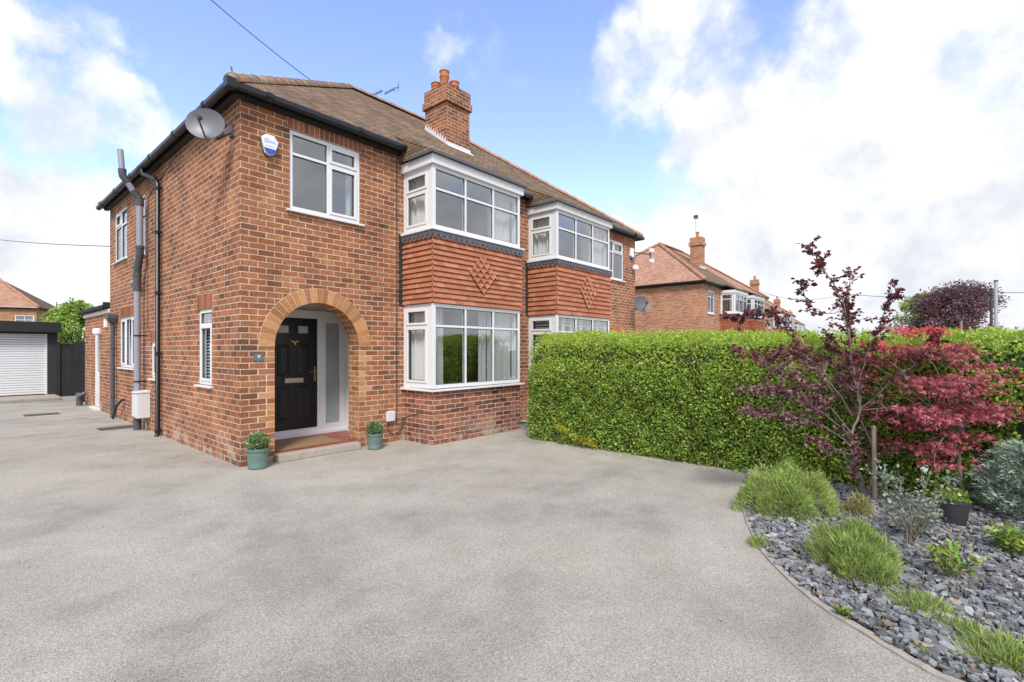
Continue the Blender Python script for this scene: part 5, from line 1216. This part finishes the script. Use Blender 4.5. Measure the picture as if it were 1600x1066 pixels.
# ------------------------------------------------------------------ trees
def grow(limbs, th, leafs, name_trunk='trunk', bark='bark', r0=.02, twigs=5, twl=.25, seed=1, up=.2, tips_only=.25, leaf_per=10):
    rd_ = random.Random(seed); tr = MB(); br = MB(); LP = []; LD = []
    org = th.location
    for li, (pts, ra, rb) in enumerate(limbs):
        pts = [Vector(p)-org for p in pts]; sm = catmull(pts, 5) if len(pts) > 2 else pts
        n = len(sm); sm = [p+Vector((rd_.gauss(0, .008), rd_.gauss(0, .008), rd_.gauss(0, .005)))*(i > 0) for i, p in enumerate(sm)]
        (tr if li == 0 else br).tube(sm, [ra+(rb-ra)*i/(n-1) for i in range(n)], 7)
        total = sum((sm[i+1]-sm[i]).length for i in range(n-1))
        for k in range(int(total*twigs)):
            t = tips_only+(1-tips_only)*rd_.random(); f = t*(n-1.001); i = int(f); p = sm[i].lerp(sm[i+1], f-i); d = (sm[min(i+1, n-1)]-sm[i]).normalized()
            d2 = (d*.6+Vector((rd_.gauss(0, 1), rd_.gauss(0, 1), rd_.gauss(0, .7)+up)).normalized()).normalized()
            L = twl*rd_.uniform(.4, 1.1)*(1.15-.6*t); q = [p, p+d2*L*.5, p+d2*L+Vector((0, 0, up*.1*L))]
            br.tube(q, [.0045, .003, .0015], 4)
            for m_ in range(leaf_per):
                s = rd_.uniform(.15, 1.0); c_ = q[0].lerp(q[2], s); LP.append(c_+Vector((rd_.gauss(0, .008), rd_.gauss(0, .008), 0)))
                LD.append(d2*.5+Vector((rd_.gauss(0, 1), rd_.gauss(0, 1), rd_.gauss(0, .6)-.3)).normalized())
        for m_ in range(int(total*leaf_per*2.2)):
            t = tips_only*1.3+(1-tips_only*1.3)*rd_.random(); f = t*(n-1.001); i = int(f); LP.append(sm[i].lerp(sm[i+1], f-i)); LD.append(Vector((rd_.gauss(0, 1), rd_.gauss(0, 1), rd_.gauss(0, .6)-.2)))
    tr.build(name_trunk, bark, th, smooth=True); br.build('branches', bark, th, smooth=True)
    return np.array([tuple(p) for p in LP]), np.array([tuple(p) for p in LD])
def A(px, py, d): return at(px, py, d)
tb = gnd(1352, 778); pt = thing('plum_tree', 'purple leaved plum tree with open twiggy crown in the slate bed', 'tree', (tb.x, tb.y, 0))
d0 = Vector((tb.x-CX, tb.y-CY, 0)).dot(fw_)
fork = A(1331, 678, d0); fork2 = A(1343, 640, d0+.05)
limbs = [([tb, A(1343, 745, d0), A(1333, 712, d0), fork], .030, .020),
 ([fork, fork2, A(1336, 600, d0), A(1332, 564, d0-.1), A(1318, 483, d0-.15), A(1290, 425, d0-.2), A(1264, 386, d0-.2)], .016, .003),
 ([fork2, A(1341, 600, d0+.1), A(1330, 530, d0+.2), A(1326, 480, d0+.2), A(1328, 425, d0+.2)], .013, .003),
 ([A(1341, 604, d0+.05), A(1352, 560, d0), A(1372, 515, d0-.1), A(1385, 480, d0-.1), A(1396, 455, d0-.15)], .010, .003),
 ([fork, A(1291, 631, d0-.1), A(1250, 600, d0-.3), A(1210, 573, d0-.4), A(1150, 545, d0-.5)], .012, .003),
 ([A(1332, 650, d0), A(1300, 600, d0-.2), A(1262, 560, d0-.1), A(1228, 505, d0), A(1180, 492, d0), A(1140, 497, d0+.05)], .011, .003),
 ([A(1333, 700, d0), A(1290, 668, d0-.1), A(1230, 650, d0-.2), A(1165, 648, d0-.3)], .010, .003),
 ([A(1333, 690, d0), A(1280, 640, d0-.2), A(1220, 610, d0-.3), A(1160, 605, d0-.45)], .010, .003),
 ([A(1300, 610, d0-.2), A(1250, 550, d0-.25), A(1200, 560, d0-.4)], .007, .003),
 ([A(1318, 483, d0-.15), A(1290, 490, d0-.1), A(1262, 470, d0), A(1255, 440, d0)], .006, .003),
 ([fork2, A(1390, 600, d0-.1), A(1440, 560, d0-.2), A(1460, 530, d0-.2), A(1452, 490, d0-.1)], .009, .003),
 ([A(1345, 640, d0), A(1400, 640, d0-.2), A(1430, 660, d0-.3)], .007, .003),
 ([A(1333, 712, d0), A(1300, 700, d0-.1), A(1270, 690, d0-.15)], .007, .003),
 ([tb, A(1365, 740, d0+.1), A(1362, 700, d0+.1), A(1345, 650, d0+.15), A(1300, 560, d0+.2), A(1290, 520, d0+.25)], .012, .003)]
limbs = [(a_, b_*.78, c_) for a_, b_, c_ in limbs]; limbs[0] = ([Vector((tb.x, tb.y, 0))]+limbs[0][0][1:], .026, .016); limbs[-1] = ([Vector((tb.x+.03, tb.y, 0))]+limbs[-1][0][1:], .012, .003)
LP, LD = grow(limbs, pt, None, r0=.03, twigs=27, twl=.25, seed=3, leaf_per=12)
z_ = LP[:, 2]; low = (z_ < 1.45)
n_ = len(LP); sz = .046*(.6+.6*rng.random(n_)); V = leaves(LP, LD, sz, sz*.66)
quads_mesh('foliage', V, ['plum', 'plum_pale'], pt, midx=(low & (rng.random(n_) < .75)).astype(int))
# stake
sk = gnd(1367, 783); q = MB(); tpp = A(1365, 665, d0-.06)-Vector((sk.x, sk.y, 0)); q.tube([(0, 0, -.02), (tpp.x, tpp.y, tpp.z)], .021, 8); o = q.build('wooden_stake', 'wood', smooth=True); o.location = (sk.x, sk.y, 0)
tag(o, 'weathered round wooden stake beside the plum trunk', 'stake')
# japanese maple
mbp = gnd(1511, 792); mt = thing('japanese_maple', 'red japanese maple spreading over the black pot', 'tree', (mbp.x, mbp.y, 0))
d1 = Vector((mbp.x-CX, mbp.y-CY, 0)).dot(fw_)
c1 = A(1494, 663, d1-.05)
ml = [([mbp, A(1504, 760, d1), A(1498, 726, d1), c1], .022, .014)]
ends = [(1350, 600, -.3), (1372, 550, -.1), (1408, 613, -.45), (1400, 560, .2), (1437, 525, -.15), (1430, 580, -.3), (1470, 550, .15), (1494, 556, -.1), (1530, 575, -.2), (1590, 590, -.1), (1560, 610, .1), (1566, 645, -.3), (1530, 640, -.2), (1395, 680, -.35), (1425, 705, -.2), (1458, 715, -.4), (1470, 660, -.5), (1512, 690, -.35), (1380, 640, -.2), (1440, 640, -.5), (1490, 610, -.4), (1520, 612, -.45), (1415, 655, .1), (1345, 560, -.25), (1470, 600, -.1), (1440, 600, -.25), (1500, 640, -.3), (1430, 625, -.1)]
ends = [(x_, y_, (.30+.5*abs(dd)) if x_ < 1436 else dd) for (x_, y_, dd) in ends]
for (x_, y_, dd) in ends:
    e_ = A(x_, y_, d1+dd); mid = c1.lerp(e_, .5)+Vector((0, 0, .04)); ml.append(([c1.lerp(A(1498, 726, d1), random.random()*.4), mid, e_], .008, .002))
LPm, LDm = grow(ml, mt, None, bark='bark', twigs=2, twl=.2, seed=5, leaf_per=1)
cl = []; rm = random.Random(9)
for (x_, y_, dd) in ends:
    c_ = A(x_, y_, d1+dd)-mt.location
    for layer in range(3):
        cc = c_+Vector((rm.gauss(0, .07), rm.gauss(0, .07), rm.gauss(0, .055)))
        for k in range(36): cl.append(tuple(cc+Vector((rm.gauss(0, .11), rm.gauss(0, .11), rm.gauss(0, .020)-.02))))
cl = np.array(cl+[tuple(p) for p in LPm]); n_ = len(cl)
nrm_ = unit(np.tile((-.35, -.25, .8), (n_, 1))+rng.normal(size=(n_, 3))*.45); fwd_ = unit(np.cross(nrm_, rng.normal(size=(n_, 3)))); sid_ = np.cross(nrm_, fwd_)
Vs = []; leafL = .046
for j, (a__, l__) in enumerate(((-100, .6), (-52, .88), (0, 1.0), (52, .88), (100, .6))):
    a__ = R(a__); dj = fwd_*math.cos(a__)+sid_*math.sin(a__)-nrm_*.25; Vs.append(leaves(cl, dj, leafL*l__*(.7+.6*rng.random(n_)), .0145, nrm_, .1))
quads_mesh('foliage', np.concatenate(Vs), 'maple', mt)
# background trees
def bg_tree(name, label, base, h, rad, n, L, mat, trunk_h, seed, zlow=.2, squash=1.0, flatbottom=True):
    rd_ = random.Random(seed); th = thing(name, label, 'tree', base); t = MB(); t.tube([(0, 0, 0), (rad*.02, 0, trunk_h*.6), (0, rad*.02, h*.55)], [rad*.09, rad*.065, rad*.02], 8)
    t.build('trunk', 'bark_dark', th)
    brm = MB(); blobs = []
    for k in range(34):
        a_ = rd_.uniform(0, 6.28); e_ = rd_.uniform(-.15, 1.0)*math.pi/2; rr = rad*rd_.uniform(.15, .92)
        hh = h-trunk_h*zlow*2; cz = h*.5+trunk_h*zlow; c_ = Vector((rr*math.cos(a_)*math.cos(e_), rr*math.sin(a_)*math.cos(e_), cz+(h-cz)*math.sin(e_)*.93 if e_ > 0 else cz+(cz-trunk_h*.3)*math.sin(e_)*1.6)); blobs.append((c_, rad*rd_.uniform(.20, .36)))
        brm.tube([(0, 0, trunk_h*rd_.uniform(.4, 1)), tuple(c_*.6+Vector((0, 0, cz*.25))), tuple(c_)], [rad*.02, rad*.012, rad*.004], 5)
    brm.build('branches', 'bark_dark', th)
    P = []; D = []
    for i in range(n):
        c_, r_ = rd_.choice(blobs); v = Vector((rd_.gauss(0, 1), rd_.gauss(0, 1), rd_.gauss(0, .7))); v = v.normalized()*r_*rd_.uniform(.5, 1.12)
        v.z *= .75; P.append(tuple(c_+v)); D.append((v.x+rd_.gauss(0, r_*.5), v.y+rd_.gauss(0, r_*.5), v.z-.1*r_+rd_.gauss(0, r_*.4)))
    quads_mesh('crown', leaves(np.array(P), np.array(D), L*(.6+.8*rng.random(n)), L*.6), mat, th)
p = at(1503, 500, 52); bg_tree('copper_beech', 'broad dark purple copper beech behind the hedge near the grey post', (p.x, p.y, 0), 7.5, 5.9, 26000, .24, 'beech', 2.0, 4)
p = at(1443, 500, 60); bg_tree('green_tree', 'light green tree showing left of the copper beech', (p.x, p.y, 0), 8.0, 3.0, 6000, .32, 'green_tree', 2.2, 5)
p = at(120, 520, 24); bg_tree('green_tree', 'bright green tree behind the fence between garage and extension', (p.x, p.y, 0), 3.75, 1.45, 6500, .14, 'green_tree', 1.0, 6)
# poles
def pole(name, label, px, ytop, dep, r, mat, arms=False):
    p = at(px, ytop, dep); th = thing(name, label, 'pole', (p.x, p.y, 0)); m = MB(); m.tube([(0, 0, 0), (0, 0, p.z)], [r*1.1, r*.85], 10); m.build('shaft', mat, th, smooth=True)
    m = MB(); m.tube([(0, 0, p.z), (0, 0, p.z+r*.8)], r*1.15, 10); m.build('cap', 'dark_grey', th)
    if arms: m = MB(); m.box(-.3, .3, -.05, .05, p.z-.35, p.z-.25); m.build('crossarm', 'dark_grey', th)
    return p
pp = pole('grey_post', 'thick pale grey metal post in front of the copper beech', 1556, 440, 26, .085, 'post_grey')
pd = pole('telegraph_pole', 'slim dark pole right behind the thick grey post', 1549, 452, 34, .09, 'bark_dark', True)
pw = pole('telegraph_pole', 'brown wooden pole rising behind the plum tree', 1325, 450, 48, .16, 'wood', True)
pole('wooden_post', 'short pale wooden post standing before the copper beech', 1502, 502, 40, .09, 'wood')
def wire(label, a, b, sag, r=.010, n=14):
    a, b = Vector(a), Vector(b); m = MB(); m.tube([a.lerp(b, i/n)-Vector((0, 0, sag*4*(i/n)*(1-i/n))) for i in range(n+1)], r, 5); tag(m.build('overhead_wire', 'wire'), label, 'wire', group='overhead wires')
wire('wire from the top of the frame to the ridge of the near house', at(300, -26, 9.0), at(497, 134, 11.6), .05, .008)
wire('wire from the left edge of the frame to the side wall of the near house', at(-60, 366, 24), (-.03, 7.95, 4.05), .10, .010)
wire('wire between the brown pole and the dark pole by the copper beech', at(1325, 459, 48), at(1549, 457, 34), .35, .022)
wire('wire running from the dark pole out of the right edge', at(1549, 457, 34), at(1680, 452, 30), .1, .02)
wire('wire crossing the sky between the far roofs and the brown pole', at(1180, 452, 60), at(1325, 459, 48), .9, .022)
# small debris on the drive
def leaf_litter():
    P = []
    for px, py in ((125, 749), (262, 843), (44, 888), (58, 798), (857, 787), (1051, 782), (1116, 801), (1135, 857), (992, 867), (781, 830), (782, 852), (761, 734), (1192, 892), (600, 700), (300, 900), (1212, 995), (1130, 973)):
        g_ = gnd(px, py); P.append((g_.x, g_.y, .004))
    for i in range(170):      # crumbs of leaf under the hedge
        P.append((4.02+random.gauss(0, .10), random.uniform(-5.1, -1.9), .004))
    for i in range(420):
        x, y = random.uniform(.5, 4.3), random.uniform(-9, -5.1)
        if inside(x-.05, y): P.append((x, y, .045))
    P = np.array(P); D = rng.normal(size=P.shape)*np.array([1, 1, .15]); V = leaves(P, D, .022, .014, np.tile((0, 0, 1.), (len(P), 1))+rng.normal(size=P.shape)*.3)
    V[:, :, 2] = np.maximum(V[:, :, 2], .003)
    tag(quads_mesh('leaf_litter', V, 'lav_wood'), 'dry leaf crumbs scattered over the tarmac and the slate', 'leaf litter', kind='stuff')
leaf_litter()
# ------------------------------------------------------------------ sky
SUN_AZ = Vector((-.74, -.67, 0)).normalized(); SUN_EL = R(48)
world = bpy.data.worlds.new('World'); sc.world = world; world.use_nodes = True
nt = world.node_tree; nt.nodes.clear()
out = N(nt, 'ShaderNodeOutputWorld'); bg = N(nt, 'ShaderNodeBackground'); nt.links.new(bg.outputs[0], out.inputs[0]); bg.inputs[1].default_value = 0.1
sky = N(nt, 'ShaderNodeTexSky'); sky.sky_type = 'NISHITA'; sky.sun_disc = False; sky.sun_elevation = SUN_EL; sky.sun_rotation = math.atan2(SUN_AZ.x, SUN_AZ.y)
sky.air_density = 1.0; sky.dust_density = 0.6; sky.ozone_density = 1.5
tc = nt.nodes.new('ShaderNodeTexCoord'); dirv = tc.outputs['Generated']
nz = N(nt, 'ShaderNodeTexNoise'); nz.inputs['Scale'].default_value = 3.4; nz.inputs['Detail'].default_value = 8; nz.inputs['Roughness'].default_value = .58; nt.links.new(dirv, nz.inputs['Vector'])
off = N(nt, 'ShaderNodeVectorMath', operation='SUBTRACT'); nt.links.new(nz.outputs['Color'], off.inputs[0]); off.inputs[1].default_value = (.5, .5, .5)
sc_ = N(nt, 'ShaderNodeVectorMath', operation='SCALE'); nt.links.new(off.outputs[0], sc_.inputs[0]); sc_.inputs['Scale'].default_value = .42
ad = N(nt, 'ShaderNodeVectorMath', operation='ADD'); nt.links.new(dirv, ad.inputs[0]); nt.links.new(sc_.outputs[0], ad.inputs[1])
nm = N(nt, 'ShaderNodeVectorMath', operation='NORMALIZE'); nt.links.new(ad.outputs[0], nm.inputs[0])
blobs = [(1260, 390, 19, 4, 1.0), (1560, 430, 19, 4, .9), (1150, 200, 8, 2, .9), (1400, 230, 12, 3, .85), (1230, 120, 7, 1, .7), (1080, 430, 13, 2, 1.0), (1080, 300, 8, 1, .35), (120, 175, 6.5, 0, .70), (230, 190, 5, 0, .42), (300, 260, 7, 0, .42), (20, 420, 12, 4, 1.0), (55, 48, 4.5, 0, .66), (140, 42, 3.2, 0, .36), (-60, 280, 6, 0, .5),
         (960, 120, 6, 0, .45), (1060, 60, 9, 0, .5), (1180, 130, 9, 1, .55), (1330, 70, 9, 0, .5), (1540, 60, 9, 0, .55), (1480, 170, 7, 0, .4), (1750, 200, 14, 2, .6), (710, 75, 3.2, 0, .22), (430, 250, 6, 0, .3), (1000, 380, 9, 1, .7)]
tot = None
for (px, py, ro, ri, wt) in blobs:
    v = ray(px, py).normalized(); d = N(nt, 'ShaderNodeVectorMath', operation='DOT_PRODUCT'); nt.links.new(nm.outputs[0], d.inputs[0]); d.inputs[1].default_value = v
    mr = N(nt, 'ShaderNodeMapRange'); mr.interpolation_type = 'SMOOTHSTEP'; nt.links.new(d.outputs['Value'], mr.inputs[0]); mr.inputs[1].default_value = math.cos(R(ro)); mr.inputs[2].default_value = math.cos(R(ri)); mr.inputs[4].default_value = wt*1.35
    tot = mr.outputs[0] if tot is None else math_(nt, 'MAXIMUM', tot, mr.outputs[0])
n3 = noise(nt, dirv, 7.5, 8, .6); n4 = noise(nt, dirv, 2.2, 5, .55)
sep = N(nt, 'ShaderNodeSeparateXYZ'); nt.links.new(nm.outputs[0], sep.inputs[0])
hz = N(nt, 'ShaderNodeMapRange'); hz.interpolation_type = 'SMOOTHSTEP'; nt.links.new(sep.outputs[2], hz.inputs[0]); hz.inputs[1].default_value = .30; hz.inputs[2].default_value = .12; hz.inputs[3].default_value = 0; hz.inputs[4].default_value = 1.1
# clouds elsewhere in the sky (behind the viewer): broken cover
fwdv = ray(800, 300).normalized(); df = N(nt, 'ShaderNodeVectorMath', operation='DOT_PRODUCT'); nt.links.new(dirv, df.inputs[0]); df.inputs[1].default_value = fwdv
bk = N(nt, 'ShaderNodeMapRange'); nt.links.new(df.outputs['Value'], bk.inputs[0]); bk.inputs[1].default_value = .45; bk.inputs[2].default_value = .2; bk.inputs[4].default_value = 1.0
bkc = math_(nt, 'MULTIPLY', bk.outputs[0], math_(nt, 'MULTIPLY_ADD', n4, 3.2, -.95))
tot = math_(nt, 'MAXIMUM', tot, math_(nt, 'MAXIMUM', hz.outputs[0], bkc))
dens = math_(nt, 'ADD', tot, math_(nt, 'MULTIPLY', math_(nt, 'SUBTRACT', n3, .5), 1.5))
cf = N(nt, 'ShaderNodeMapRange'); cf.interpolation_type = 'SMOOTHSTEP'; nt.links.new(dens, cf.inputs[0]); cf.inputs[1].default_value = .12; cf.inputs[2].default_value = .98
shade = ramp(nt, n3, [(.36, (4.7, 4.95, 5.35)), (.62, (7.0, 6.98, 6.9))])
bsk = mixc(nt, 1.0, sky.outputs[0], (2.05, 1.88, 2.12), 'MULTIPLY')
skyc = mixc(nt, cf.outputs[0], bsk, shade)
nt.links.new(skyc, bg.inputs[0])
sun = bpy.data.lights.new('sun', 'SUN'); sun.energy = 2.1; sun.angle = R(14); sun.color = (1, .96, .90)
so = bpy.data.objects.new('sun', sun); col.objects.link(so)
sd = Vector((SUN_AZ.x*math.cos(SUN_EL), SUN_AZ.y*math.cos(SUN_EL), math.sin(SUN_EL))); so.rotation_euler = sd.to_track_quat('Z', 'Y').to_euler(); so.location = (-10, -12, 20)
# ------------------------------------------------------------------ camera
cam = bpy.data.cameras.new('camera'); co = bpy.data.objects.new('camera', cam); col.objects.link(co); sc.camera = co
cam.sensor_width = 36; cam.lens = FL/1600*36; cam.shift_y = (HY-533)/1600; cam.clip_end = 2000; cam.clip_start = .05
co.location = (CX, CY, EH); co.rotation_euler = (R(90), 0, -(math.pi/2-AZ))
sc.view_settings.view_transform = 'Standard'; sc.view_settings.look = 'None'; sc.view_settings.gamma = 1; sc.view_settings.exposure = 0.78
sc.render.resolution_x = 1024; sc.render.resolution_y = 682
sc.cycles.use_denoising = True; sc.cycles.max_bounces = 8; sc.cycles.transparent_max_bounces = 12
